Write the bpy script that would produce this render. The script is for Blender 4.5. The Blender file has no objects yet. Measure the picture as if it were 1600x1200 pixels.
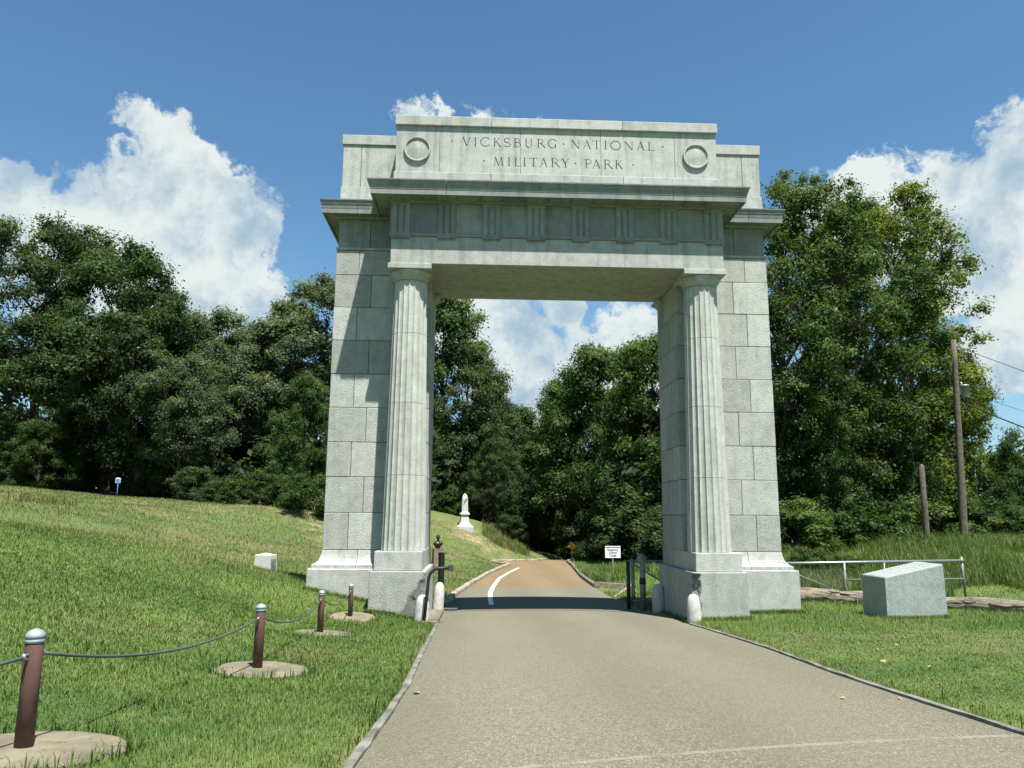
import bpy, bmesh, math, random
import numpy as np
from mathutils import Matrix, Vector, noise as mnoise

scene = bpy.context.scene
COL = scene.collection
ZO = 2.66                      # the road under the arch is z = 0; heights were measured from the lens

# ------------------------------------------------------------------ camera
YAW, PITCH, ROLL = 0.0425, 0.1731, 0.0066
CAM = Vector((-2.1865, -20.8, ZO))
def _axes():
    cy, sy, cp, sp = math.cos(YAW), math.sin(YAW), math.cos(PITCH), math.sin(PITCH)
    f = Vector((sy*cp, cy*cp, sp)); r = Vector((cy, -sy, 0)); u = r.cross(f)
    c, s = math.cos(ROLL), math.sin(ROLL)
    return c*r + s*u, -s*r + c*u, f
AX_R, AX_U, AX_F = _axes()
cam_data = bpy.data.cameras.new('camera')
cam_data.sensor_width = 36.0
cam_data.lens = 36.0*1202.0/1600.0
cam_data.clip_start = 0.1
cam_data.clip_end = 5000.0
cam = bpy.data.objects.new('camera', cam_data)
COL.objects.link(cam)
M3 = Matrix((AX_R, AX_U, -AX_F)).transposed()
cam.matrix_world = Matrix.Translation(CAM) @ M3.to_4x4()
scene.camera = cam

# ------------------------------------------------------------------ light
SUN_DIR = Vector((0.19, -0.386, 1.0)).normalized()      # towards the sun
SUN_EL = math.asin(SUN_DIR.z)
SUN_AZ = math.atan2(SUN_DIR.x, SUN_DIR.y)
sun_data = bpy.data.lights.new('sun', 'SUN')
sun_data.energy = 5.0
sun_data.angle = math.radians(0.53)
sun_data.color = (1.0, 0.965, 0.90)
sun = bpy.data.objects.new('sun', sun_data)
COL.objects.link(sun)
sun.rotation_euler = SUN_DIR.to_track_quat('Z', 'Y').to_euler()
sun.location = (30, -60, 120)

scene.view_settings.view_transform = 'Standard'
scene.view_settings.look = 'None'
scene.view_settings.gamma = 1.0
scene.view_settings.use_curve_mapping = False
scene.view_settings.exposure = 1.2
scene.render.film_transparent = False
scene.cycles.max_bounces = 6
scene.cycles.diffuse_bounces = 3
scene.cycles.transparent_max_bounces = 8

# ------------------------------------------------------------------ sky and clouds
world = bpy.data.worlds.new('World')
scene.world = world
world.use_nodes = True
SKY_STRENGTH = 0.053

class NT:
    """small helper to write node trees"""
    def __init__(self, tree):
        self.t = tree; self.n = tree.nodes; self.l = tree.links
    def node(self, kind, **kw):
        nd = self.n.new(kind)
        for k, v in kw.items():
            setattr(nd, k, v)
        return nd
    def put(self, sock, v):
        if isinstance(v, bpy.types.NodeSocket):
            self.l.new(v, sock)
        elif v is not None:
            sock.default_value = v
    def math(self, op, a, b=None, c=None, clamp=False):
        nd = self.n.new('ShaderNodeMath'); nd.operation = op; nd.use_clamp = clamp
        self.put(nd.inputs[0], a)
        if b is not None: self.put(nd.inputs[1], b)
        if c is not None: self.put(nd.inputs[2], c)
        return nd.outputs[0]
    def vmath(self, op, a, b=None, out=0):
        nd = self.n.new('ShaderNodeVectorMath'); nd.operation = op
        self.put(nd.inputs[0], a)
        if b is not None:
            if op == 'SCALE': self.put(nd.inputs[3], b)
            else: self.put(nd.inputs[1], b)
        return nd.outputs['Value'] if out == 'v' else nd.outputs[0]
    def noise(self, vec, scale, detail=4, rough=0.55, lac=2.0, dist=0.0, out=0):
        nd = self.n.new('ShaderNodeTexNoise')
        self.put(nd.inputs['Vector'], vec); self.put(nd.inputs['Scale'], scale)
        self.put(nd.inputs['Detail'], detail); self.put(nd.inputs['Roughness'], rough)
        self.put(nd.inputs['Lacunarity'], lac); self.put(nd.inputs['Distortion'], dist)
        return nd.outputs[out]
    def voronoi(self, vec, scale, feature='F1', out='Distance', rnd=1.0):
        nd = self.n.new('ShaderNodeTexVoronoi'); nd.feature = feature
        self.put(nd.inputs['Vector'], vec); self.put(nd.inputs['Scale'], scale)
        self.put(nd.inputs['Randomness'], rnd)
        return nd.outputs[out]
    def ramp(self, fac, stops, interp='LINEAR'):
        nd = self.n.new('ShaderNodeValToRGB'); nd.color_ramp.interpolation = interp
        e = nd.color_ramp.elements
        while len(e) < len(stops): e.new(0.5)
        for i, (p, c) in enumerate(stops):
            e[i].position = p
            e[i].color = (c, c, c, 1) if isinstance(c, (int, float)) else (c[0], c[1], c[2], 1)
        self.put(nd.inputs[0], fac)
        return nd.outputs[0]
    def maprange(self, v, a, b, c=0.0, d=1.0, smooth=True):
        nd = self.n.new('ShaderNodeMapRange')
        nd.interpolation_type = 'SMOOTHSTEP' if smooth else 'LINEAR'
        for i, x in enumerate((v, a, b, c, d)): self.put(nd.inputs[i], x)
        return nd.outputs[0]
    def mix(self, fac, a, b, kind='MIX'):
        nd = self.n.new('ShaderNodeMix'); nd.data_type = 'RGBA'; nd.blend_type = kind
        self.put(nd.inputs[0], fac)
        for s, v in ((nd.inputs[6], a), (nd.inputs[7], b)):
            if isinstance(v, (tuple, list)) and len(v) == 3: v = (*v, 1)
            self.put(s, v)
        return nd.outputs[2]

def px_dir(px, py):
    """unit direction of a point of the sky seen in the photograph"""
    return (AX_R*((px-800)/1202.0) + AX_U*((600-py)/1202.0) + AX_F).normalized()

def build_world():
    g = NT(world.node_tree); g.n.clear()
    out = g.node('ShaderNodeOutputWorld'); bg = g.node('ShaderNodeBackground')
    sky = g.node('ShaderNodeTexSky'); sky.sky_type = 'NISHITA'
    sky.sun_disc = False; sky.sun_elevation = SUN_EL; sky.sun_rotation = SUN_AZ
    sky.altitude = 60; sky.air_density = 1.0; sky.dust_density = 0.4; sky.ozone_density = 1.0
    d = g.node('ShaderNodeTexCoord').outputs['Generated']
    # cumulus: a union of soft balls on the dome, their edges broken up by fractal noise
    big = g.node('ShaderNodeTexNoise'); g.put(big.inputs['Vector'], d); big.inputs['Scale'].default_value = 7.5
    big.inputs['Detail'].default_value = 7; big.inputs['Roughness'].default_value = 0.60
    nb, nc = big.outputs[0], big.outputs[1]
    dw = g.vmath('ADD', d, g.vmath('SCALE', g.vmath('SUBTRACT', nc, (0.5, 0.5, 0.5)), 0.16))
    balls = [
        # the tall cumulus behind the left wood
        (205,205,40),(262,232,52),(315,285,54),(345,355,76),(392,440,60),
        (240,340,100),(105,345,62),(5,315,56),(150,420,130),(290,450,120),(-60,360,110),
        # small puffs showing over the attic
        (652,186,30),(690,184,30),(616,206,16),(790,200,48),
        # seen through the opening
        (985,520,66),(945,575,100),(880,620,100),(1010,610,100),(760,510,90),(770,640,110),(800,570,100),(870,480,50),
        # the bank behind the right hand trees
        (1620,240,80),(1560,290,70),(1600,340,100),(1440,310,72),(1350,315,62),(1260,322,50),
        (1430,380,110),(1560,420,90),(1560,540,60),(1720,320,150),(1720,480,160),
    ]
    dirs = [(px_dir(x, y), r/1202.0) for x, y, r in balls]
    rnd = random.Random(5)
    for k in range(14):                       # the same kind of heaps all round the horizon outside the view
        az = math.radians(60 + k*18.0 + rnd.uniform(-4, 4)); el = math.radians(rnd.uniform(8, 22))
        dirs.append((Vector((math.sin(az)*math.cos(el), math.cos(az)*math.cos(el), math.sin(el))), rnd.uniform(.07, .13)))
    acc = None
    for v, r in dirs:
        dist = g.vmath('DISTANCE', dw, tuple(v), out='v')
        k = min(1.0, r/0.045)
        m = g.math('MULTIPLY_ADD', dist, -k/r, k)            # 1 in the middle, 0 at the rim
        acc = m if acc is None else g.math('MAXIMUM', acc, m)
    fine = g.noise(dw, 34.0, 6, 0.62)
    bil = g.math('ABSOLUTE', g.math('SUBTRACT', g.noise(dw, 24.0, 3, 0.5), 0.5))       # billows: round knobs with sharp creases
    dens = g.math('ADD', acc, g.math('ADD', g.math('MULTIPLY', g.math('SUBTRACT', fine, 0.5), 0.9), g.math('MULTIPLY', g.math('SUBTRACT', 0.11, bil), 1.1)))
    alpha = g.maprange(dens, 0.03, 0.30)
    # a thin veil of high cloud low over the horizon
    z = g.node('ShaderNodeSeparateXYZ'); g.put(z.inputs[0], d); el = z.outputs[2]
    low = g.maprange(el, 0.02, 0.40, 1.0, 0.0)
    veil = g.math('MULTIPLY', g.maprange(nb, 0.36, 0.62), g.math('MULTIPLY', low, 0.70))
    # light and shade inside the heaps
    sh = g.math('ADD', g.math('MULTIPLY', g.math('SUBTRACT', nb, 0.5), 3.2), g.math('MULTIPLY', g.math('SUBTRACT', fine, 0.5), 0.7))
    sh = g.math('ADD', sh, g.math('MULTIPLY', g.math('SUBTRACT', 0.10, bil), 1.0))
    sh = g.maprange(sh, -0.50, 0.40, 0.0, 1.0)
    cloud = g.mix(sh, (3.3, 4.5, 5.5), (6.9, 7.4, 7.2))
    veilc = (3.7, 5.0, 5.9)
    blue = g.mix(1.0, sky.outputs[0], (0.80, 1.16, 1.27), 'MULTIPLY')       # the tint of the car's glass
    c = g.mix(veil, blue, veilc)
    c = g.mix(g.math('MULTIPLY', alpha, 0.96), c, cloud)
    g.l.new(c, bg.inputs[0]); bg.inputs[1].default_value = SKY_STRENGTH
    g.l.new(bg.outputs[0], out.inputs[0])
    world.cycles.sampling_method = 'MANUAL'
    world.cycles.sample_map_resolution = 256
build_world()
# ------------------------------------------------------------------ helpers
def tag(o, label=None, cat=None, group=None, kind=None):
    if label: o['label'] = label
    if cat: o['category'] = cat
    if group: o['group'] = group
    if kind: o['kind'] = kind
    return o
def link(o, parent=None):
    COL.objects.link(o)
    if parent is not None: o.parent = parent
    return o
def empty(name, loc=(0, 0, 0), rotz=0.0, parent=None):
    o = bpy.data.objects.new(name, None); o.location = loc; o.rotation_euler = (0, 0, rotz)
    o.empty_display_size = 0.2
    return link(o, parent)
def obj(name, me, mat=None, parent=None, loc=None):
    if isinstance(me, bmesh.types.BMesh):
        bm = me; me = bpy.data.meshes.new(name); bm.to_mesh(me); bm.free()
    if mat is not None and not me.materials: me.materials.append(mat)
    o = bpy.data.objects.new(name, me)
    if loc is not None: o.location = loc
    return link(o, parent)
def np_mesh(name, V, F, smooth=False):
    """V (n,3), F (m,k) all faces of k corners"""
    V = np.asarray(V, dtype=np.float32); F = np.asarray(F, dtype=np.int32)
    me = bpy.data.meshes.new(name); k = F.shape[1]
    me.vertices.add(len(V)); me.vertices.foreach_set('co', V.ravel())
    me.loops.add(F.size); me.loops.foreach_set('vertex_index', F.ravel())
    me.polygons.add(len(F)); me.polygons.foreach_set('loop_start', np.arange(0, F.size, k, dtype=np.int32))
    me.polygons.foreach_set('loop_total', np.full(len(F), k, dtype=np.int32))
    if smooth: me.polygons.foreach_set('use_smooth', np.ones(len(F), dtype=bool))
    me.update(calc_edges=True)
    return me
def face_attr(me, name, vals):
    a = me.attributes.new(name, 'FLOAT', 'FACE'); a.data.foreach_set('value', np.asarray(vals, dtype=np.float32))
def point_attr(me, name, vals):
    a = me.attributes.new(name, 'FLOAT', 'POINT'); a.data.foreach_set('value', np.asarray(vals, dtype=np.float32))

def box_bm(x0, x1, y0, y1, z0, z1, bevel=0.0, bm=None, seg=1):
    own = bm is None
    b = bmesh.new()
    bmesh.ops.create_cube(b, size=1.0)
    for v in b.verts:
        v.co = ((x0+x1)/2 + v.co.x*(x1-x0), (y0+y1)/2 + v.co.y*(y1-y0), (z0+z1)/2 + v.co.z*(z1-z0))
    if bevel > 0:
        bmesh.ops.bevel(b, geom=list(b.edges), offset=bevel, segments=seg, affect='EDGES', profile=0.5)
    if own: return b
    me = bpy.data.meshes.new('tmp'); b.to_mesh(me); b.free(); bm.from_mesh(me); bpy.data.meshes.remove(me)
    return bm
_boxes = {}
def box_obj(name, x0, x1, y0, y1, z0, z1, mat, parent, bevel=0.008):
    """a dressed block with its origin in its middle; equal blocks share their mesh"""
    key = (round(x1-x0, 3), round(y1-y0, 3), round(z1-z0, 3), bevel, mat.name)
    me = _boxes.get(key)
    if me is None:
        hx, hy, hz = (x1-x0)/2, (y1-y0)/2, (z1-z0)/2
        bm = box_bm(-hx, hx, -hy, hy, -hz, hz, bevel)
        me = bpy.data.meshes.new(name); bm.to_mesh(me); bm.free(); me.materials.append(mat); _boxes[key] = me
    return obj(name, me, None, parent, ((x0+x1)/2, (y0+y1)/2, (z0+z1)/2))
def lathe_bm(profile, seg=32, centre=(0, 0, 0), bm=None, cap=True, smooth=True):
    """profile: list of (radius, z)"""
    bm = bm or bmesh.new(); cx, cy, cz = centre; rings = []
    for r, z in profile:
        rings.append([bm.verts.new((cx+r*math.cos(2*math.pi*i/seg), cy+r*math.sin(2*math.pi*i/seg), cz+z)) for i in range(seg)])
    for a, b in zip(rings, rings[1:]):
        for i in range(seg):
            f = bm.faces.new((a[i], a[(i+1) % seg], b[(i+1) % seg], b[i])); f.smooth = smooth
    if cap:
        bm.faces.new(rings[0][::-1]); bm.faces.new(rings[-1])
    return bm
def tube_bm(pts, radii, seg=10, bm=None, cap=True, smooth=True, jitter=0.0, rnd=None):
    bm = bm or bmesh.new()
    pts = [Vector(p) for p in pts]
    if isinstance(radii, (int, float)): radii = [radii]*len(pts)
    n = len(pts); rings = []; ref = None
    for i, p in enumerate(pts):
        t = (pts[min(i+1, n-1)] - pts[max(i-1, 0)]).normalized()
        if ref is None:
            ref = Vector((0, 0, 1)) if abs(t.z) < 0.9 else Vector((1, 0, 0))
            u = t.cross(ref).normalized()
        else:
            u = (u - t*u.dot(t)).normalized()
        w = t.cross(u)
        ring = []
        for k in range(seg):
            a = 2*math.pi*k/seg
            r = radii[i]*(1 + (rnd.uniform(-jitter, jitter) if rnd else 0))
            ring.append(bm.verts.new(p + u*(r*math.cos(a)) + w*(r*math.sin(a))))
        rings.append(ring)
    for a, b in zip(rings, rings[1:]):
        for k in range(seg):
            f = bm.faces.new((a[k], a[(k+1) % seg], b[(k+1) % seg], b[k])); f.smooth = smooth
    if cap:
        bm.faces.new(rings[0][::-1]); bm.faces.new(rings[-1])
    return bm
def sweep_bm(path, profile, bm=None, side=1):
    """sweep a closed (offset, z) profile along a plan polyline with mitred corners; offset goes to the right of the path when side is 1"""
    bm = bm or bmesh.new(); P = [Vector((p[0], p[1])) for p in path]; n = len(P); rings = []
    for i in range(n):
        d0 = (P[i]-P[i-1]).normalized() if i > 0 else None
        d1 = (P[i+1]-P[i]).normalized() if i < n-1 else None
        n0 = Vector((d0.y, -d0.x))*side if d0 else None
        n1 = Vector((d1.y, -d1.x))*side if d1 else None
        if n0 is None: m = n1
        elif n1 is None: m = n0
        else:
            m = (n0+n1); m = m/max(1e-6, m.length); m = m/max(0.2, m.dot(n0))
        rings.append([bm.verts.new((P[i].x+m.x*o, P[i].y+m.y*o, z)) for o, z in profile])
    k = len(profile)
    for a, b in zip(rings, rings[1:]):
        for j in range(k):
            bm.faces.new((a[j], a[(j+1) % k], b[(j+1) % k], b[j]))
    bm.faces.new(rings[0][::-1]); bm.faces.new(rings[-1])
    bmesh.ops.recalc_face_normals(bm, faces=list(bm.faces))
    return bm
def copy_tree(o, parent=None):
    c = o.copy(); COL.objects.link(c); c.parent = parent
    for ch in list(o.children): copy_tree(ch, c)
    return c

# ------------------------------------------------------------------ materials
MATS = {}
def new_mat(name):
    m = bpy.data.materials.new(name); m.use_nodes = True; m.node_tree.nodes.clear()
    g = NT(m.node_tree); o = g.node('ShaderNodeOutputMaterial'); p = g.node('ShaderNodeBsdfPrincipled')
    g.l.new(p.outputs[0], o.inputs[0]); MATS[name] = m
    return m, g, p, o
def bump(g, p, h, strength, dist):
    b = g.node('ShaderNodeBump'); g.put(b.inputs['Height'], h); b.inputs['Strength'].default_value = strength
    b.inputs['Distance'].default_value = dist; g.l.new(b.outputs[0], p.inputs['Normal'])
def P_(g): return g.node('ShaderNodeNewGeometry').outputs['Position']
def RND(g): return g.node('ShaderNodeObjectInfo').outputs['Random']

def simple(name, col, rough=0.6, metal=0.0, var=0.12, scale=8.0, bump_s=0.15, bump_d=0.004, col2=None, spots=None):
    m, g, p, o = new_mat(name); pos = P_(g)
    n = g.noise(pos, scale, 6, 0.6)
    lo = tuple(c*(1-var*1.5) for c in col) if col2 is None else col2
    c = g.mix(g.maprange(n, 0.3, 0.7), lo, tuple(min(1, x*(1+var)) for x in col))
    if spots:
        sp = g.maprange(g.noise(pos, spots[0], 3, 0.7), spots[1], spots[1]+0.06)
        c = g.mix(sp, c, spots[2])
    g.put(p.inputs['Base Color'], c); p.inputs['Roughness'].default_value = rough; p.inputs['Metallic'].default_value = metal
    bump(g, p, g.noise(pos, scale*6, 4, 0.65), bump_s, bump_d)
    return m

def granite(name, base, dark, rough_amp, stain=0.35, var=0.10, axis=None):
    m, g, p, o = new_mat(name); pos = P_(g)
    r = RND(g)
    v = g.math('MULTIPLY_ADD', r, var*2, 1.0-var)
    fine = g.noise(pos, 40.0, 4, 0.8)
    big = g.noise(pos, 0.9, 5, 0.6)
    c = g.mix(g.maprange(fine, 0.38, 0.60), dark, base)
    # rain streaks and lichen: patches drawn out downwards
    st = g.noise(g.vmath('MULTIPLY', pos, (4.5, 4.5, 0.40)), 1.0, 6, 0.62)
    st = g.math('MULTIPLY', g.maprange(st, 0.47, 0.72), stain)
    c = g.mix(st, c, (0.13, 0.135, 0.12))
    c = g.mix(g.math('MULTIPLY', g.maprange(big, 0.42, 0.70), 0.22), c, (0.36, 0.36, 0.30))
    vc = g.node('ShaderNodeCombineXYZ')
    for i in range(3): g.put(vc.inputs[i], v)
    c = g.mix(1.0, c, vc.outputs[0], 'MULTIPLY')
    mott = g.noise(g.vmath('ADD', pos, g.vmath('SCALE', (3.1, 1.7, 5.3), r)), 3.4, 6, 0.68)
    c = g.mix(1.0, c, g.ramp(mott, [(0.30, 0.80), (0.5, 1.0), (0.68, 1.13)]), 'MULTIPLY')
    lich = g.math('MULTIPLY', g.maprange(g.noise(pos, 7.0, 5, 0.7), 0.60, 0.70), 0.35)
    c = g.mix(lich, c, (0.17, 0.175, 0.15))
    g.put(p.inputs['Base Color'], c); p.inputs['Roughness'].default_value = 0.82
    h = g.math('ADD', g.math('MULTIPLY', g.noise(pos, 34.0, 4, 0.75), rough_amp), g.math('MULTIPLY', g.noise(pos, 70.0, 3, 0.6), 0.3*rough_amp+0.06))
    bump(g, p, h, 0.7, 0.05)
    return m
GRANITE = granite('granite_pitched', (0.450, 0.464, 0.419), (0.257, 0.270, 0.248), 0.85, 0.24, 0.18)
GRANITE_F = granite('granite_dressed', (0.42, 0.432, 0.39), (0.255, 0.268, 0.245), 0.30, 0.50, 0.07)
GRANITE_S = granite('granite_stained_shaded', (0.25, 0.272, 0.262), (0.135, 0.15, 0.147), 0.25, 0.66, 0.16)  # weathered grey stone, painted darker still to deepen the shade under the cornice
GRANITE_C = granite('granite_column', (0.436, 0.446, 0.401), (0.315, 0.324, 0.297), 0.18, 0.32, 0.05)
GRANITE_B = granite('granite_broken', (0.28, 0.285, 0.265), (0.10, 0.105, 0.10), 2.2, 0.2, 0.05)
GRANITE_G = granite('granite_sawn_grey', (0.30, 0.352, 0.325), (0.148, 0.18, 0.168), 0.12, 0.08, 0.03)
MORTAR = simple('mortar', (0.12, 0.12, 0.11), 0.95, var=0.2, scale=5)
GROOVE_SHADE = simple('letter_groove_shade', (0.055, 0.057, 0.052), 0.95, var=0.2, scale=30)  # shade of the cut letters, put into the groove colour
WHITE_STONE = simple('white_stone', (0.42, 0.43, 0.41), 0.75, var=0.06, scale=6, bump_s=0.2, bump_d=0.01)
WHITEWASH = simple('whitewashed_stone', (0.44, 0.44, 0.40), 0.85, var=0.12, scale=9, bump_s=0.4, bump_d=0.02)
CONCRETE = simple('concrete', (0.163, 0.141, 0.091), 0.92, var=0.16, scale=2.4, bump_s=0.3, bump_d=0.01, col2=(0.092, 0.081, 0.053), spots=(11.0, 0.60, (0.066, 0.058, 0.038)))
KERB = simple('kerb_concrete', (0.165, 0.160, 0.132), 0.92, var=0.2, scale=3.0, bump_s=0.5, bump_d=0.015, col2=(0.075, 0.073, 0.062), spots=(22.0, 0.62, (0.09, 0.09, 0.08)))
KERB_L = simple('kerb_concrete_light', (0.29, 0.25, 0.185), 0.92, var=0.2, scale=2.0, bump_s=0.5, bump_d=0.015, col2=(0.15, 0.13, 0.10))
STEEL_DARK = simple('steel_painted_grey', (0.060, 0.068, 0.070), 0.5, 0.25, var=0.15, scale=6)
STEEL_BLACK = simple('steel_black', (0.018, 0.018, 0.018), 0.55, 0.2, var=0.2, scale=6)
GALV = simple('galvanised_steel', (0.27, 0.295, 0.285), 0.42, 0.65, var=0.12, scale=14)
GALV_DULL = simple('galvanised_dull', (0.20, 0.215, 0.215), 0.55, 0.35, var=0.2, scale=10)
BROWN = simple('brown_post_paint', (0.105, 0.050, 0.041), 0.85, 0.0, var=0.14, scale=12, bump_s=0.15, spots=(60.0, 0.70, (0.26, 0.20, 0.17)))
CAP_M = simple('cap_aluminium', (0.30, 0.36, 0.38), 0.5, 0.4, var=0.12, scale=16)
WIRE = simple('wire_rope', (0.10, 0.115, 0.11), 0.55, 0.4, var=0.2, scale=60)
BLACK_WIRE = simple('black_cable', (0.012, 0.012, 0.012), 0.6, 0.0, var=0.1, scale=10)
BRONZE = simple('bronze', (0.022, 0.020, 0.017), 0.38, 0.55, var=0.3, scale=9)
BROWN_STONE = simple('brown_granite', (0.20, 0.135, 0.09), 0.8, var=0.2, scale=5)
SIGN_W = simple('sign_white', (0.74, 0.76, 0.74), 0.5, var=0.03, scale=5)
SIGN_B = simple('sign_blue', (0.03, 0.045, 0.19), 0.5, var=0.1, scale=5)
SIGN_BL = simple('sign_light_blue', (0.10, 0.19, 0.42), 0.5, var=0.1, scale=8)
SIGN_Y = simple('sign_yellow', (0.62, 0.36, 0.02), 0.5, var=0.08, scale=5)
SIGN_K = simple('sign_black', (0.015, 0.015, 0.015), 0.6, var=0.1, scale=5)
SIGN_G = simple('sign_lettering', (0.05, 0.065, 0.06), 0.6, var=0.1, scale=5)
PAINT = simple('road_paint', (0.74, 0.74, 0.70), 0.8, var=0.06, scale=12, spots=(40.0, 0.70, (0.40, 0.36, 0.29)))
POLE_W = simple('pole_wood', (0.10, 0.086, 0.060), 0.9, var=0.3, scale=7, bump_s=0.5, bump_d=0.02)
def log_mat():
    m, g, p, o = new_mat('log_weathered'); pos = P_(g); v = g.node('ShaderNodeCombineXYZ')
    g.put(v.inputs[0], g.math('MULTIPLY', g.vmath('DOT_PRODUCT', pos, (0.78, -0.63, 0.0), out='v'), 1.6))
    g.put(v.inputs[1], g.math('MULTIPLY', g.vmath('DOT_PRODUCT', pos, (0.63, 0.78, 0.0), out='v'), 11.0))
    sp = g.node('ShaderNodeSeparateXYZ'); g.put(sp.inputs[0], pos); g.put(v.inputs[2], g.math('MULTIPLY', sp.outputs[2], 11.0))
    n = g.noise(v.outputs[0], 1.3, 6, 0.65, dist=0.6); b = g.noise(pos, 1.7, 4, 0.6)
    c = g.ramp(n, [(0.30, (0.035, 0.030, 0.023)), (0.44, (0.115, 0.10, 0.075)), (0.60, (0.235, 0.205, 0.155)), (0.75, (0.33, 0.30, 0.23))])
    c = g.mix(g.math('MULTIPLY', g.maprange(b, 0.45, 0.62), 0.5), c, (0.30, 0.24, 0.16))
    g.put(p.inputs['Base Color'], c); p.inputs['Roughness'].default_value = 0.95
    bump(g, p, n, 1.0, 0.08)
    return m
LOG_W = log_mat()
DRYLEAF = simple('dry_leaf', (0.36, 0.26, 0.13), 0.8, var=0.3, scale=30)

def bark(name, a, b):
    m, g, p, o = new_mat(name); pos = P_(g)
    n = g.noise(g.vmath('MULTIPLY', pos, (6, 6, 1.2)), 1.6, 6, 0.65)
    g.put(p.inputs['Base Color'], g.mix(g.maprange(n, 0.36, 0.62), a, b)); p.inputs['Roughness'].default_value = 0.95
    bump(g, p, n, 0.8, 0.08)
    return m
BARK = bark('bark_brown', (0.035, 0.026, 0.020), (0.12, 0.092, 0.070))
BARK_P = bark('bark_pale', (0.10, 0.095, 0.08), (0.36, 0.35, 0.30))

def leaf_mat(name, cols, trans=0.42):
    """per-leaf colour from the face attribute 'tint' and per-tree shift"""
    m, g, p, o = new_mat(name)
    a = g.node('ShaderNodeAttribute'); a.attribute_name = 'tint'
    c = g.ramp(a.outputs['Fac'], [(0.0, cols[0]), (0.55, cols[1]), (1.0, cols[2])])
    r = RND(g); v = g.math('MULTIPLY_ADD', r, 0.3, 0.85)
    vc = g.node('ShaderNodeCombineXYZ')
    g.put(vc.inputs[0], v); g.put(vc.inputs[1], g.math('MULTIPLY_ADD', r, 0.2, 0.9)); g.put(vc.inputs[2], v)
    c = g.mix(1.0, c, vc.outputs[0], 'MULTIPLY')
    g.put(p.inputs['Base Color'], c); p.inputs['Roughness'].default_value = 0.55
    p.inputs['Specular IOR Level'].default_value = 0.18
    t = g.node('ShaderNodeBsdfTranslucent'); g.put(t.inputs[0], g.mix(1.0, c, (1.35, 1.25, 0.55), 'MULTIPLY'))
    mx = g.node('ShaderNodeMixShader'); mx.inputs[0].default_value = trans
    g.l.new(p.outputs[0], mx.inputs[1]); g.l.new(t.outputs[0], mx.inputs[2]); g.l.new(mx.outputs[0], o.inputs[0])
    return m
LEAF_OAK = leaf_mat('leaves_oak', ((0.017, 0.032, 0.012), (0.044, 0.076, 0.027), (0.104, 0.153, 0.055)))
LEAF_PALE = leaf_mat('leaves_pale', ((0.035, 0.056, 0.029), (0.088, 0.125, 0.065), (0.166, 0.220, 0.111)))
LEAF_MID = leaf_mat('leaves_mid', ((0.017, 0.034, 0.011), (0.048, 0.090, 0.024), (0.122, 0.182, 0.051)))
LEAF_SYC = leaf_mat('leaves_sycamore', ((0.030, 0.054, 0.011), (0.099, 0.145, 0.027), (0.251, 0.277, 0.055)))
LEAF_BUSH = leaf_mat('leaves_bush', ((0.025, 0.054, 0.015), (0.073, 0.130, 0.034), (0.166, 0.233, 0.067)))

def grass_colour(g, pos, dry=None):
    n1 = g.noise(pos, 0.35, 5, 0.6); n2 = g.noise(pos, 2.2, 4, 0.6)
    c = g.mix(g.maprange(n1, 0.36, 0.64), (0.066, 0.126, 0.019), (0.120, 0.176, 0.034))
    c = g.mix(g.math('MULTIPLY', g.maprange(n2, 0.45, 0.75), 0.55), c, (0.180, 0.212, 0.055))
    return c
def grass_mat():
    m, g, p, o = new_mat('grass_blade'); pos = P_(g)
    c = grass_colour(g, pos)
    a = g.node('ShaderNodeAttribute'); a.attribute_name = 'tint'
    b = g.node('ShaderNodeAttribute'); b.attribute_name = 'dry'
    c = g.mix(b.outputs['Fac'], c, g.ramp(b.outputs['Fac'], [(0.25, (0.105, 0.118, 0.040)), (0.6, (0.17, 0.16, 0.066)), (0.95, (0.27, 0.24, 0.115))]))
    v = g.ramp(a.outputs['Fac'], [(0, 0.62), (0.5, 0.98), (1, 1.5)])
    c = g.mix(1.0, c, v, 'MULTIPLY')
    g.put(p.inputs['Base Color'], c); p.inputs['Roughness'].default_value = 0.55
    p.inputs['Specular IOR Level'].default_value = 0.35
    t = g.node('ShaderNodeBsdfTranslucent'); g.put(t.inputs[0], g.mix(1.0, c, (1.2, 1.2, 0.6), 'MULTIPLY'))
    mx = g.node('ShaderNodeMixShader'); mx.inputs[0].default_value = 0.35
    g.l.new(p.outputs[0], mx.inputs[1]); g.l.new(t.outputs[0], mx.inputs[2]); g.l.new(mx.outputs[0], o.inputs[0])
    return m
GRASS = grass_mat()
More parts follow.
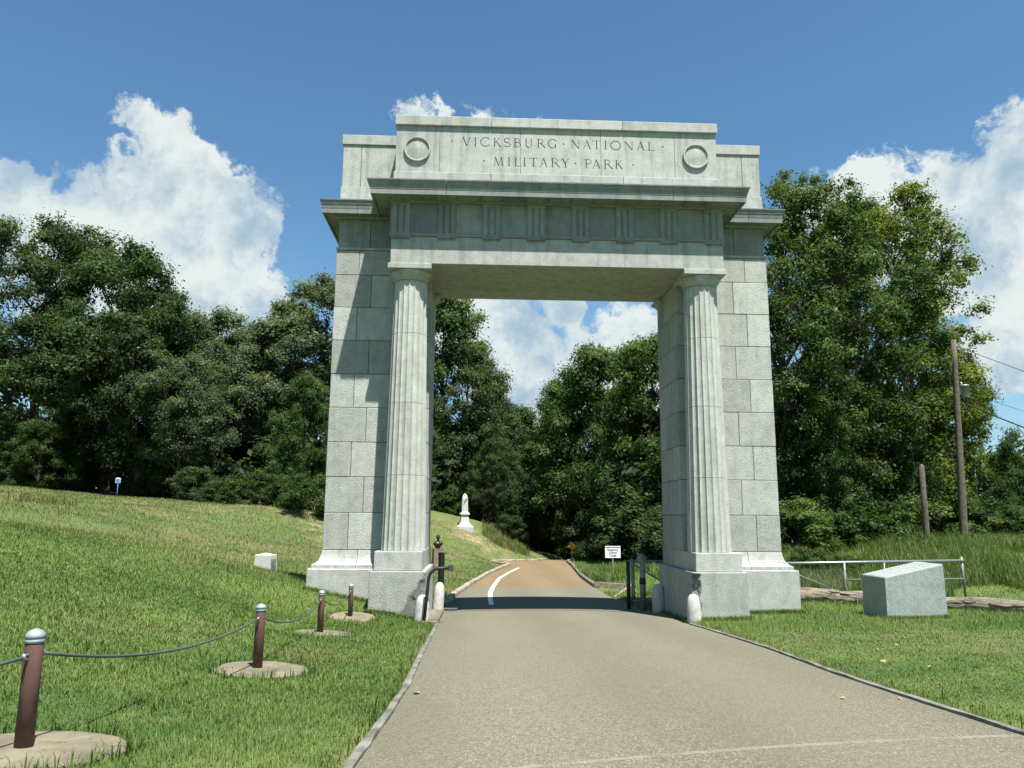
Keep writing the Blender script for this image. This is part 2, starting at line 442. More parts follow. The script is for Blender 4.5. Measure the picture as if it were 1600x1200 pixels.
def lawn_mat():
    m, g, p, o = new_mat('lawn_ground'); pos = P_(g)
    c = grass_colour(g, pos)
    c = g.mix(1.0, c, (0.86, 0.86, 0.86), 'MULTIPLY')
    b = g.node('ShaderNodeAttribute'); b.attribute_name = 'dry'
    c = g.mix(b.outputs['Fac'], c, g.ramp(b.outputs['Fac'], [(0.25, (0.090, 0.098, 0.034)), (0.6, (0.145, 0.135, 0.056)), (0.95, (0.225, 0.20, 0.095))]))
    f = g.noise(pos, 34.0, 4, 0.7)
    c = g.mix(1.0, c, g.ramp(f, [(0.25, 0.55), (0.5, 0.95), (0.75, 1.35)]), 'MULTIPLY')
    w = g.node('ShaderNodeAttribute'); w.attribute_name = 'wood'
    litter = g.mix(g.noise(pos, 1.5, 5, 0.7), (0.030, 0.026, 0.016), (0.085, 0.070, 0.040))
    c = g.mix(w.outputs['Fac'], c, litter)
    bare = g.node('ShaderNodeAttribute'); bare.attribute_name = 'bare'
    fac = g.math('MULTIPLY', bare.outputs['Fac'], g.maprange(g.noise(pos, 1.1, 5, 0.7), 0.46, 0.60))
    c = g.mix(fac, c, (0.32, 0.24, 0.14))
    g.put(p.inputs['Base Color'], c); p.inputs['Roughness'].default_value = 0.95
    bump(g, p, g.math('ADD', f, g.noise(pos, 6.0, 4, 0.7)), 0.8, 0.06)
    return m
LAWN = lawn_mat()

def road_mat(name, a, b, stone, patch, line=None):
    m, g, p, o = new_mat(name); pos = P_(g)
    v = g.voronoi(pos, 105.0, 'F1', 'Color'); sep = g.node('ShaderNodeSeparateColor'); g.put(sep.inputs[0], v)
    f = g.noise(pos, 70.0, 3, 0.75)
    c = g.mix(sep.outputs[0], a, b)
    c = g.mix(g.maprange(sep.outputs[1], 0.80, 0.86), c, stone)
    c = g.mix(1.0, c, g.ramp(f, [(0.32, 0.62), (0.5, 1.0), (0.70, 1.36)]), 'MULTIPLY')
    mid = g.noise(pos, 22.0, 3, 0.8)
    c = g.mix(1.0, c, g.ramp(mid, [(0.36, 0.80), (0.5, 1.0), (0.64, 1.18)]), 'MULTIPLY')
    big = g.noise(g.vmath('MULTIPLY', pos, (1.0, 0.28, 1.0)), 0.8, 5, 0.6)
    c = g.mix(g.math('MULTIPLY', g.maprange(big, 0.40, 0.68), 0.45), c, patch)
    lane = g.node('ShaderNodeSeparateXYZ'); g.put(lane.inputs[0], pos)
    wt = g.math('MULTIPLY', g.math('COSINE', g.math('MULTIPLY', g.math('ADD', lane.outputs[0], 1.75), 2.35)), 0.07)      # polished wheel tracks
    vt = g.node('ShaderNodeCombineXYZ')
    for i in range(3): g.put(vt.inputs[i], g.math('ADD', 1.0, wt))
    c = g.mix(1.0, c, vt.outputs[0], 'MULTIPLY')
    oil = g.maprange(g.noise(g.vmath('MULTIPLY', pos, (1.6, 0.7, 1.0)), 1.5, 5, 0.7), 0.69, 0.76)
    c = g.mix(g.math('MULTIPLY', oil, 0.5), c, (0.05, 0.047, 0.042))
    if line:                                              # a worn painted line across the road: (a, b, offset, half width, colour)
        la, lb, lo, lw, lc = line
        ld = g.math('ABSOLUTE', g.math('ADD', g.vmath('DOT_PRODUCT', pos, (la, lb, 0.0), out='v'), lo))
        lm = g.math('MULTIPLY', g.maprange(g.math('ADD', ld, g.math('MULTIPLY', g.math('SUBTRACT', g.noise(pos, 16.0, 4, 0.7), 0.5), lw*2.2)), lw*0.55, lw*1.2, 1.0, 0.0), g.maprange(g.noise(pos, 2.5, 4, 0.7), 0.36, 0.60, 0.10, 0.55))
        c = g.mix(lm, c, lc)
    g.put(p.inputs['Base Color'], c); p.inputs['Roughness'].default_value = 0.93
    d = g.voronoi(pos, 105.0)
    bump(g, p, g.math('ADD', g.math('MULTIPLY', d, -1.0), g.math('MULTIPLY', g.noise(pos, 40.0, 4, 0.7), 0.5)), 0.5, 0.012)
    return m
ROAD = road_mat('chip_seal_grey', (0.086, 0.079, 0.053), (0.144, 0.133, 0.091), (0.228, 0.212, 0.147), (0.114, 0.101, 0.064), (-0.25375, 0.96727, 14.35659, 0.040, (0.24, 0.235, 0.20)))
ROAD_TAN = road_mat('chip_seal_tan', (0.119, 0.083, 0.038), (0.175, 0.124, 0.061), (0.223, 0.166, 0.089), (0.135, 0.096, 0.049))
# ------------------------------------------------------------------ terrain
_rs = np.random.RandomState(11); _perm = _rs.rand(256, 256)
def vnoise(x, y):
    xi = np.floor(x).astype(int); yi = np.floor(y).astype(int); fx = x-xi; fy = y-yi
    fx = fx*fx*(3-2*fx); fy = fy*fy*(3-2*fy)
    a = _perm[xi & 255, yi & 255]; b = _perm[(xi+1) & 255, yi & 255]; c = _perm[xi & 255, (yi+1) & 255]; d = _perm[(xi+1) & 255, (yi+1) & 255]
    return (a*(1-fx)+b*fx)*(1-fy) + (c*(1-fx)+d*fx)*fy
def fbm(x, y, s, o=4):
    v = 0; a = 0.5; f = 1.0/s
    for k in range(o):
        v = v + a*vnoise(x*f+17.3*k, y*f-9.1*k); a *= 0.5; f *= 2.03
    return v/(1-0.5**o)
def sstep(a, b, x):
    t = np.clip((x-a)/(b-a), 0, 1); return t*t*(3-2*t)

_yy = np.linspace(-400, 500, 9001)
_zz = np.interp(_yy, [-400, -40, -20.8, 0, 8, 20, 40, 46, 60, 90, 500], [1.0, -0.2, -1.28, -2.66, -2.92, -3.15, -3.28, -3.45, -4.6, -5.2, -5.0]) + ZO
_k = np.hanning(41); _k /= _k.sum()
_zz = np.convolve(np.pad(_zz, 20, mode='edge'), _k, 'valid')
def road_z(y): return np.interp(y, _yy, _zz)
L_EDGE = np.array([(-3.1, -90), (-3.0, -15.2), (-2.97, -13.7), (-2.95, -11.4), (-3.03, -7.8), (-3.1, -2.9), (-3.19, 2.2), (-3.14, 5.8), (-2.94, 10.3), (-2.35, 17.3),
    (-1.46, 25.1), (-0.26, 32.7), (0.15, 34.9), (0.0, 35.6), (-0.6, 36.8), (-1.0, 38.3), (-0.9, 39.6), (-0.2, 40.6), (1.0, 41.6), (2.6, 43.2), (4.2, 47), (6, 53), (9, 62), (20, 90)])
R_EDGE = np.array([(2.3, -90), (2.33, -14.2), (2.40, -12.6), (2.55, -10.3), (2.92, -6.9), (3.22, -1.8), (3.28, 0.8), (3.05, 5.1), (3.0, 10.5), (3.21, 16.2), (3.58, 23.7),
    (4.37, 33.9), (4.74, 40.3), (5.6, 45), (7.2, 52), (11, 62), (22, 90)])
def xl(y): return np.interp(y, L_EDGE[:, 1], L_EDGE[:, 0])
def xr(y): return np.interp(y, R_EDGE[:, 1], R_EDGE[:, 0])

CTRL = np.array([
    # beside the entrance road, left lawn
    (-5.3, -15.0, -1.59), (-4.94, -10.5, -1.90), (-5.2, -5.25, -2.19), (-5.34, -0.7, -2.44), (-5.0, 0.0, -2.38), (-6.85, 1.0, -1.95), (-4.0, 0.2, -2.5),
    (-3.6, -15, -1.6), (-3.6, -8, -2.08), (-3.7, -2.5, -2.42),
    (-7.44, -11.7, -1.36), (-12, -12, -0.75), (-9.93, -7.6, -1.0), (-9.72, -5.55, -1.15), (-8.77, -4.0, -1.47), (-8.1, -1.94, -1.8), (-14.0, -6.0, -0.35), (-20, -8, 0.3), (-25, -20, 0.9), (-10, -22, -0.5),
    # crest of the near bank, the dip behind it
    (-9.29, 4.68, -1.62), (-10.9, 3.63, -1.04), (-12.4, 2.61, -0.62), (-13.74, 1.61, -0.38), (-14.91, 0.61, -0.18), (-16.35, -0.9, 0.08), (-22, -4, 0.4),
    (-9.6, 7.3, -1.96), (-13.5, 7.0, -1.55), (-15.0, 8.3, -1.45), (-18.3, 6.4, -1.0), (-8.0, 6.5, -2.1), (-24, 6, -0.4), (-7.2, 4.2, -2.1),
    # the far slope up to the wood
    (-10.06, 11.35, -1.83), (-15.54, 16.52, -0.98), (-18.54, 16.52, -0.30), (-19.93, 13.48, -0.15), (-23.94, 16.62, 0.5), (-29.6, 28.91, 1.28), (-12.03, 20.5, -1.38), (-13.47, 35.5, 0.37), (-22, 40.8, 1.09), (-31.4, 43.2, 1.58),
    (-40.7, 43.4, 2.43), (-24, 30, 0.75), (-32, 15, 1.4), (-40, 20, 2.2), (-60, 40, 4.0), (-50, 0, 5.0), (-45, 70, 3.0),
    # obelisk hill
    (-3.35, 45.4, -0.82), (-1.43, 48.4, -0.56), (0.73, 45.5, -2.3), (1.89, 42.9, -3.15), (-5.5, 50.4, 0.5), (-1.54, 37.6, -2.75), (-4.9, 38.6, -1.75), (-2.6, 41, -2.0),
    (-4.7, 28.6, -2.93), (-4.0, 25, -3.0), (-4.6, 17, -2.85), (-5.2, 10, -2.7), (-7.5, 30, -2.1), (-9.5, 38, -0.7), (-6.0, 22, -2.6), (-8, 16, -2.2), (2.6, 50, -3.4), (-10, 60, 1.2), (4, 70, -4.4),
    # right side
    (4.2, -14, -1.68), (4.2, -8, -2.08), (4.5, 0, -2.60), (6.8, 1, -2.53), (9.5, 0.2, -2.58), (8.4, 4.8, -2.70), (12, 2.4, -2.62), (11, -2.1, -2.42), (9, -8, -2.02), (15, -8, -1.9), (8, -14, -1.65), (20, -2, -2.2), (20, -20, -0.9),
    (4.2, 10, -2.93), (5.2, 22.2, -3.05), (5.6, 14, -2.98), (6.4, 32, -3.2), (7, 42, -3.3), (9.5, 7.3, -2.86), (12.5, 7.5, -2.92), (15.5, 7.4, -2.92), (14.2, 17.4, -1.85), (19.8, 17.1, -1.25), (23.1, 19, -1.2), (26.2, 18.8, -1.2),
    (32, 10, -1.9), (34, 24, -0.6), (12, 25, -2.4), (16, 40, -2.4), (30, 60, -2.0), (60, 30, -0.5), (60, -20, -0.5), (20, 90, -4.5), (-20, 100, 1.5), (120, 60, 0.0), (-120, 60, 5.0), (0, 160, -4.0), (0, -80, 1.2), (80, 150, -3), (-80, 150, 3), (-80, -60, 4), (80, -80, 1),
    (-300, 300, 4), (300, 300, -2), (-300, -200, 4), (300, -200, 1), (0, 400, -4),
])
CTRL[:, 2] += ZO
def _rk(d): return np.sqrt(d*d + 1.0)
_A = np.zeros((len(CTRL)+3, len(CTRL)+3))
_dm = np.hypot(CTRL[:, None, 0]-CTRL[None, :, 0], CTRL[:, None, 1]-CTRL[None, :, 1])
_A[:len(CTRL), :len(CTRL)] = -_rk(_dm) - np.eye(len(CTRL))*0.02
_A[:len(CTRL), len(CTRL)] = 1; _A[:len(CTRL), len(CTRL)+1:] = CTRL[:, :2]
_A[len(CTRL):, :len(CTRL)] = _A[:len(CTRL), len(CTRL):].T
_w = np.linalg.solve(_A, np.concatenate([CTRL[:, 2], np.zeros(3)]))
def rbf(x, y):
    sh = x.shape; x = x.ravel(); y = y.ravel(); out = np.empty(len(x))
    for i in range(0, len(x), 20000):
        a = x[i:i+20000]; b = y[i:i+20000]
        k = -_rk(np.hypot(a[:, None]-CTRL[None, :, 0], b[:, None]-CTRL[None, :, 1]))
        out[i:i+20000] = k@_w[:len(CTRL)] + _w[len(CTRL)] + a*_w[len(CTRL)+1] + b*_w[len(CTRL)+2]
    return out.reshape(sh)
def off_road(x, y):
    """distance outside the road edge, negative on the road"""
    return np.maximum(xl(y)-x, x-xr(y))
PAD_XY = []; PAD_PL = []
def ground_z(x, y):
    x = np.asarray(x, float); y = np.asarray(y, float)
    o = off_road(x, y); zr = road_z(y)
    z = rbf(x, y) + (fbm(x, y, 6.0)-0.5)*0.22*sstep(1, 8, o) + (fbm(x+40, y, 1.4)-0.5)*0.07*sstep(0.2, 1.5, o)
    t = sstep(0.0, 2.2, o)
    z = (zr+0.02)*(1-t) + z*t
    for (px, py), (pz, sx, sy) in zip(PAD_XY, PAD_PL):
        d = np.hypot(x-px, y-py); w = 1-sstep(0.64, 1.5, d)
        z = z*(1-w) + (pz+sx*(x-px)+sy*(y-py))*w
    tri = np.minimum(np.minimum((y-9.9)*1.30-(x-3.0)*4.2+0.9, 15.0-y-(x-3.3)*0.55), x-2.9)
    w = sstep(0.0, 0.12, tri)*(o > 0); z = z*(1-w)+np.minimum(z, zr-0.16)*w
    e = sstep(0.06, 0.22, o)
    return np.where(o < 0.22, (zr-0.10)*(1-e)+z*e, z)
for _x, _y in ((-5.22, -15.05), (-4.88, -10.51), (-5.13, -5.27), (-5.28, -0.75)):      # level the ground round the concrete pads
    _q = ground_z(np.array([_x, _x+.5, _x-.5, _x, _x]), np.array([_y, _y, _y, _y+.5, _y-.5]))
    PAD_XY.append((_x, _y)); PAD_PL.append((float(_q[0]), float(_q[1]-_q[2])*0.45, float(_q[3]-_q[4])*0.9))
def gz(x, y): return float(ground_z(np.array([x]), np.array([y]))[0])

WOOD_X = [-200, -60, -45, -31, -22, -13.5, -10, -6.5, -4, 0, 2.5, 6]
WOOD_Y = [44, 43.5, 43.5, 43.6, 41.3, 38.3, 42, 51.5, 55, 56, 52, 56]
def seg_d(x, y, pts):
    best = np.full(x.shape, 1e9)
    for (ax, ay), (bx, by) in zip(pts, pts[1:]):
        dx, dy = bx-ax, by-ay; t = np.clip(((x-ax)*dx+(y-ay)*dy)/(dx*dx+dy*dy), 0, 1)
        best = np.minimum(best, np.hypot(x-ax-t*dx, y-ay-t*dy))
    return best
def mask_wood(x, y):
    n = (fbm(x, y, 5.0)-0.5)*3
    left = sstep(-0.8, 0.8, y - np.interp(x, WOOD_X, WOOD_Y) + n*0.5)*(x < 6)
    right = sstep(-0.8, 0.8, np.minimum(x-7.6-np.maximum(0, (y-30))*0.08, y-19) + n)
    right = np.maximum(right, sstep(-1, 1, y-20+n)*(x > 13))
    return np.maximum(left, right)
def mask_dry(x, y):
    d = seg_d(x, y, [(-26, -6), (-16.4, -1.2), (-14.9, 0.3), (-12.4, 2.3), (-10.9, 3.3), (-9.3, 4.3), (-7.6, 5.4)])
    v = np.maximum(0.85*np.exp(-(d/1.0)**2), 0.62*np.exp(-(seg_d(x, y+0.9, [(-26, -6), (-16.4, -1.2), (-14.9, 0.3), (-12.4, 2.3), (-10.9, 3.3), (-9.3, 4.3)])/1.5)**2)*sstep(0.30, 0.55, fbm(x, y+31, 0.8)))
    n = fbm(x+7, y, 3.0); n2 = fbm(x, y+31, 0.8)
    v = np.maximum(v, 0.5*sstep(0.56, 0.72, n)*sstep(0.42, 0.6, n2))
    v = np.maximum(v, 0.55*np.exp(-((x-7.2)/3.6)**2-((y+7.0)/4.0)**2)*sstep(0.3, 0.6, n2))
    v = np.maximum(v, 0.6*np.exp(-(seg_d(x, y, [(-16, 33), (-11, 26), (-8, 19), (-7, 15)])/1.6)**2)*sstep(0.38, 0.58, n2))
    v = np.maximum(v, 0.45*np.exp(-((x+7)/1.4)**2-((y+9)/2.5)**2)*sstep(0.42, 0.62, n2))
    v = np.maximum(v, (0.30+0.42*sstep(0.35, 0.62, n)*sstep(0.25, 0.55, n2))*sstep(6.5, 12, y)*(x < 1))
    return np.clip(v, 0, 1)
def mask_bare(x, y):
    v = np.exp(-((x+2.4)/1.7)**2-((y-43)/2.0)**2)
    v = np.maximum(v, 0.8*np.exp(-(seg_d(x, y, [(-18, 36.5), (-13, 33), (-10, 24)])/1.5)**2))
    v = np.maximum(v, 0.9*np.exp(-((x+3.5)/0.35)**2-((y-6.5)/3.0)**2))
    v = np.maximum(v, 0.7*np.exp(-(off_road(x, y)/0.16)**2)*(y < 20))
    return v

def axis(core0, core1, step, far0, far1, grow=1.12):
    a = list(np.arange(core0, core1+1e-6, step)); s = step; v = core1
    while v < far1: s *= grow; v += s; a.append(v)
    s = step; v = core0; b = []
    while v > far0: s *= grow; v -= s; b.append(v)
    return np.array(b[::-1]+a)
def build_ground():
    X = axis(-16, 16, 0.22, -420, 420); Y = axis(-17, 30, 0.28, -300, 520, 1.07)
    gx, gy = np.meshgrid(X, Y); z = ground_z(gx, gy)
    nx, ny = len(X), len(Y)
    V = np.stack([gx.ravel(), gy.ravel(), z.ravel()], 1)
    i = (np.arange(ny-1)[:, None]*nx + np.arange(nx-1)[None, :]).ravel()
    F = np.stack([i, i+1, i+nx+1, i+nx], 1)
    me = np_mesh('ground', V, F, True)
    point_attr(me, 'dry', mask_dry(gx, gy).ravel()); point_attr(me, 'wood', mask_wood(gx, gy).ravel()); point_attr(me, 'bare', mask_bare(gx, gy).ravel())
    tag(obj('ground', me, LAWN), kind='structure')
build_ground()

def strip(name, y0, y1, mat, step=0.4, lift=0.0, nx=12):
    Y = np.linspace(y0, y1, int((y1-y0)/step)+1); V = []; F = []
    for k, y in enumerate(Y):
        a, b = float(xl(y)), float(xr(y))
        for j in range(nx+1):
            t = j/nx; x = a+(b-a)*t
            V.append((x, y, float(road_z(y)) + 0.05*(1-(2*t-1)**2) - 0.02 + lift))
    for k in range(len(Y)-1):
        for j in range(nx):
            i = k*(nx+1)+j; F.append((i, i+1, i+nx+2, i+nx+1))
    return tag(obj(name, np_mesh(name, V, F, True), mat), kind='structure')
strip('entrance_road', -70, 14.6, ROAD)
strip('park_road', 14.6, 88, ROAD_TAN)
def road_surface(x, y):
    a, b = float(xl(y)), float(xr(y)); t = min(1, max(0, (x-a)/(b-a)))
    return float(road_z(y)) + 0.05*(1-(2*t-1)**2) - 0.02

def ribbon(name, pts, width, mat, lift=0.006, ragged=0.0, seed=1):
    """a painted strip lying on the road"""
    r = random.Random(seed); pts = [Vector((p[0], p[1])) for p in pts]; fine = []
    for a, b in zip(pts, pts[1:]):
        n = max(2, int((b-a).length/0.25))
        fine += [a.lerp(b, k/n) for k in range(n)]
    fine.append(pts[-1]); bm = bmesh.new(); prev = None
    for i, p in enumerate(fine):
        d = (fine[min(i+1, len(fine)-1)]-fine[max(i-1, 0)]).normalized(); nrm = Vector((-d.y, d.x))
        w0 = width/2*(1+r.uniform(-ragged, ragged)); w1 = width/2*(1+r.uniform(-ragged, ragged))
        cur = []
        for q in (p+nrm*w0, p-nrm*w1):
            cur.append(bm.verts.new((q.x, q.y, road_surface(q.x, q.y)+lift)))
        if prev: bm.faces.new((prev[0], prev[1], cur[1], cur[0]))
        prev = cur
    bmesh.ops.recalc_face_normals(bm, faces=list(bm.faces))
    for f in bm.faces:
        if f.normal.z < 0: f.normal_flip()
    return tag(obj(name, bm, mat), kind='structure')
ribbon('road_marking', [(-1.70, 5.6), (-1.69, 8.8), (-1.64, 11.5), (-1.48, 14.7), (-1.28, 17.8), (-1.01, 21.4), (-0.3, 26.4), (0.53, 31.2)], 0.17, PAINT, ragged=0.05)
STRIP_DARK = simple('dark_strip', (0.025, 0.025, 0.025), 0.8, var=0.2, scale=10)  # thin dark strip across the road
ribbon('dark_strip', [(-3.05, 3.45), (0, 3.40), (3.0, 3.15)], 0.07, STRIP_DARK, ragged=0.25, seed=8)

def kerb(name, edge, y0, y1, side, w, h, mat, step=0.5, chip=0.012, base=-0.12):
    Y = np.arange(y0, y1+1e-6, step); r = random.Random(hash(name) % 97); path = []
    for y in Y: path.append((float(edge(y)), float(y)))
    prof = [(0.0, base), (0.0, h*0.7), (0.02, h*0.93), (0.05, h), (w*0.8, h), (w, h*0.8), (w, base)]
    bm = bmesh.new(); rings = []
    for i, p in enumerate(path):
        a = Vector(path[max(i-1, 0)]); b = Vector(path[min(i+1, len(path)-1)]); d = (b-a).normalized(); n = Vector((d.y, -d.x))*side
        zb = float(road_z(p[1]))
        rings.append([bm.verts.new((p[0]+n.x*(o+r.uniform(-chip, chip)), p[1]+n.y*(o+r.uniform(-chip, chip)), zb+z+(r.uniform(-chip, chip) if z > 0 else 0))) for o, z in prof])
    for a, b in zip(rings, rings[1:]):
        for j in range(len(prof)-1): bm.faces.new((a[j], a[j+1], b[j+1], b[j]))
    bm.faces.new(rings[0]); bm.faces.new(rings[-1])
    bmesh.ops.recalc_face_normals(bm, faces=list(bm.faces))
    return tag(obj(name, bm, mat), kind='structure')
random.seed(3)
kerb('kerb_entrance_left', xl, -60, 3.2, -1, 0.075, 0.010, KERB, 0.35, 0.010)
kerb('kerb_entrance_right', xr, -60, -0.4, 1, 0.07, 0.013, KERB, 0.35, 0.007)
kerb('kerb_park_left', xl, 5.2, 46, -1, 0.24, 0.14, KERB_L, 0.3)
kerb('kerb_park_right', xr, 15.0, 46, 1, 0.2, 0.15, KERB, 0.5)
# ------------------------------------------------------------------ memorial arch
def RZ(z): return z + ZO
arch = tag(empty('memorial_arch', (0, 0, 0)), 'tall pale granite gateway arch with fluted columns and carved lettering spanning the road', 'arch')
GAP = 0.007
COURSES = [-0.89, 0.135, 1.14, 2.13, 3.13, 4.12, 5.12, 6.12, 7.117, 7.885]
def build_pier(s):
    def bx(name, x0, x1, y0, y1, z0, z1, mat, par, bevel=0.010):
        a, b = (x0, x1) if s > 0 else (-x1, -x0)
        return box_obj(name, a, b, y0, y1, RZ(z0), RZ(z1), mat, par, bevel)
    core = obj('pier', box_bm(*sorted((s*3.70, s*6.475)), 1.44, 3.66, RZ(-1.4), RZ(7.03)), MORTAR, arch)
    c2 = box_bm(*sorted((s*4.80, s*6.475)), 1.44, 3.66, RZ(7.03), RZ(7.88)); me = bpy.data.meshes.new('t'); c2.to_mesh(me); c2.free()
    bm = bmesh.new(); bm.from_mesh(core.data); bm.from_mesh(me); bm.to_mesh(core.data); bm.free()
    for k, (z0, z1) in enumerate(zip(COURSES, COURSES[1:])):
        odd = k % 2 == 0
        xs = [3.66, 4.765, 5.835, 6.52] if odd else [3.66, 4.765, 5.445, 6.52]
        ys = [1.40, 2.2, 3.70] if odd else [1.40, 1.66, 2.85, 3.70]
        for i in range(3):
            if i == 0 and z0 > 7.0: continue
            top = min(z1, 7.05) if i == 0 else z1
            for j in range(len(ys)-1):
                inner = 0 < j < len(ys)-2
                if inner and i == 1: continue
                jit = 0.004*math.sin(17.0*k+5*i+3*j+s)
                bx('granite_block', xs[i]+(GAP if i else jit), xs[i+1]-(GAP if i < 2 else jit), ys[j]+(GAP if j else jit), ys[j+1]-(GAP if j < len(ys)-2 else 0), z0+GAP, top-GAP, GRANITE, core)
    # flared base and plinth on the outer part, stepped pedestal under the column
    prof = [(-0.3, -1.385), (0.24, -1.385), (0.24, -1.30), (0.225, -1.285), (0.16, -1.255), (0.10, -1.20), (0.055, -1.12), (0.025, -1.02), (0.008, -0.93), (0.0, -0.895), (-0.3, -0.895)]
    prof = [(o, RZ(z)) for o, z in prof]
    for pth in ([(4.91, 1.4), (5.53, 1.4)], [(5.545, 1.4), (6.52, 1.4), (6.52, 2.5)], [(6.52, 2.515), (6.52, 3.7), (4.0, 3.7)]):
        obj('base_moulding', sweep_bm([(s*x, y) for x, y in pth], prof, side=s), GRANITE_F, core)
    bx('plinth_block', 5.005, 6.845, 1.0, 2.6, -3.5, -1.39, GRANITE, core, 0.018)
    bx('plinth_block', 4.6, 6.845, 2.614, 4.08, -3.5, -1.39, GRANITE, core, 0.018)
    return core
def pedestal(s):
    """lower block with broken corner and upper block; the inner faces line the road"""
    def bx(name, x0, x1, y0, y1, z0, z1, mat, par, bevel=0.012):
        a, b = (x0, x1) if s > 0 else (-x1, -x0)
        return box_obj(name, a, b, y0, y1, RZ(z0), RZ(z1), mat, par, bevel)
    core = obj('pedestal', box_bm(*sorted((s*3.70, s*4.85)), 0.06, 3.70, RZ(-3.4), RZ(-0.93)), MORTAR, arch)
    ys = [0.0, 1.42, 2.35, 2.95, 3.74] if s > 0 else [0.0, 1.8, 3.74]
    for j, (a, b) in enumerate(zip(ys, ys[1:])):
        bx('upper_block', 3.643, 4.895 if j == 0 else 4.6, a+(GAP if j else 0), b-(GAP if j < len(ys)-2 else 0), -1.37, -0.875, GRANITE, core)
    ys = [-0.1, 1.25, 2.3, 3.05, 3.82]
    for j, (a, b) in enumerate(zip(ys, ys[1:])):
        if j == 0: continue
        bx('lower_block', 3.53, 4.6, a+GAP, b-(GAP if j < 3 else 0), -3.5, -1.375, GRANITE, core, 0.018)
    # the front block is gridded so that its road corner can be broken away
    x0, x1, y0, y1, z0, z1 = 3.53, 4.998, -0.1, 1.25-GAP, -3.2, -1.375
    nx, ny, nz = 44, 40, 52
    bm = bmesh.new(); bmesh.ops.create_cube(bm, size=1.0); bm.free()
    rs = random.Random(7)
    def disp(x, y, z):
        p = Vector((x, y, z)); n = mnoise.noise(p*3.1)*0.6 + mnoise.noise(p*8.0)*0.35 + mnoise.noise(p*21.0)*0.2
        if s < 0:   # a ragged triangle running up the road-side corner of the front face
            u = (x-x0)/(x1-x0); v = (z-z0)/(z1-z0)
            lim = 0.50*(1.02-v)/0.62 + 0.10*n
            front = max(0.0, lim-u)*(1 if v < 0.98 else 0)
            amt = min(1.0, front*6.0)*(0.045+0.05*abs(n))*(1.0 if y < y0+0.05 else 0.0)
            return (0.0, amt, 0.0), amt
        u = x-x0; v = (z-z0)/(z1-z0)
        amt = max(0.0, 0.10+0.06*n-(u+(y-y0))*0.55)*(1.0 if v > 0.30 else max(0.0, v/0.3))*(1.0 if v < .965 else 0.0)
        return (amt*1.1, amt*0.9, 0.0), amt
    verts = {}; V = []; F = []; B = []
    def vid(i, j, k):
        key = (i, j, k)
        if key not in verts:
            x = x0+(x1-x0)*i/nx; y = y0+(y1-y0)*j/ny; z = z0+(z1-z0)*k/nz
            d, a = disp(x, y, z)
            verts[key] = len(V); V.append((s*(x+d[0]), y+d[1], RZ(z+d[2]))); B.append(a)
        return verts[key]
    def quad(a, b, c, d): F.append((a, b, c, d))
    for i in range(nx):
        for k in range(nz):
            quad(vid(i, 0, k), vid(i+1, 0, k), vid(i+1, 0, k+1), vid(i, 0, k+1)); quad(vid(i, ny, k), vid(i, ny, k+1), vid(i+1, ny, k+1), vid(i+1, ny, k))
    for j in range(ny):
        for k in range(nz):
            quad(vid(0, j, k), vid(0, j, k+1), vid(0, j+1, k+1), vid(0, j+1, k)); quad(vid(nx, j, k), vid(nx, j+1, k), vid(nx, j+1, k+1), vid(nx, j, k+1))
    for i in range(nx):
        for j in range(ny):
            quad(vid(i, j, nz), vid(i+1, j, nz), vid(i+1, j+1, nz), vid(i, j+1, nz)); quad(vid(i, j, 0), vid(i, j+1, 0), vid(i+1, j+1, 0), vid(i+1, j, 0))
    me = np_mesh('lower_block', V, F)
    me.materials.append(GRANITE); me.materials.append(GRANITE_B)
    bb = np.array(B)[np.array(F)].mean(1)
    me.polygons.foreach_set('material_index', (bb > 0.012).astype(np.int32))
    if s < 0: me.flip_normals()
    o = obj('lower_block', me, None, core)
    o['label'] = 'lower pedestal block with a broken road-side corner'
    return core
FL = 20
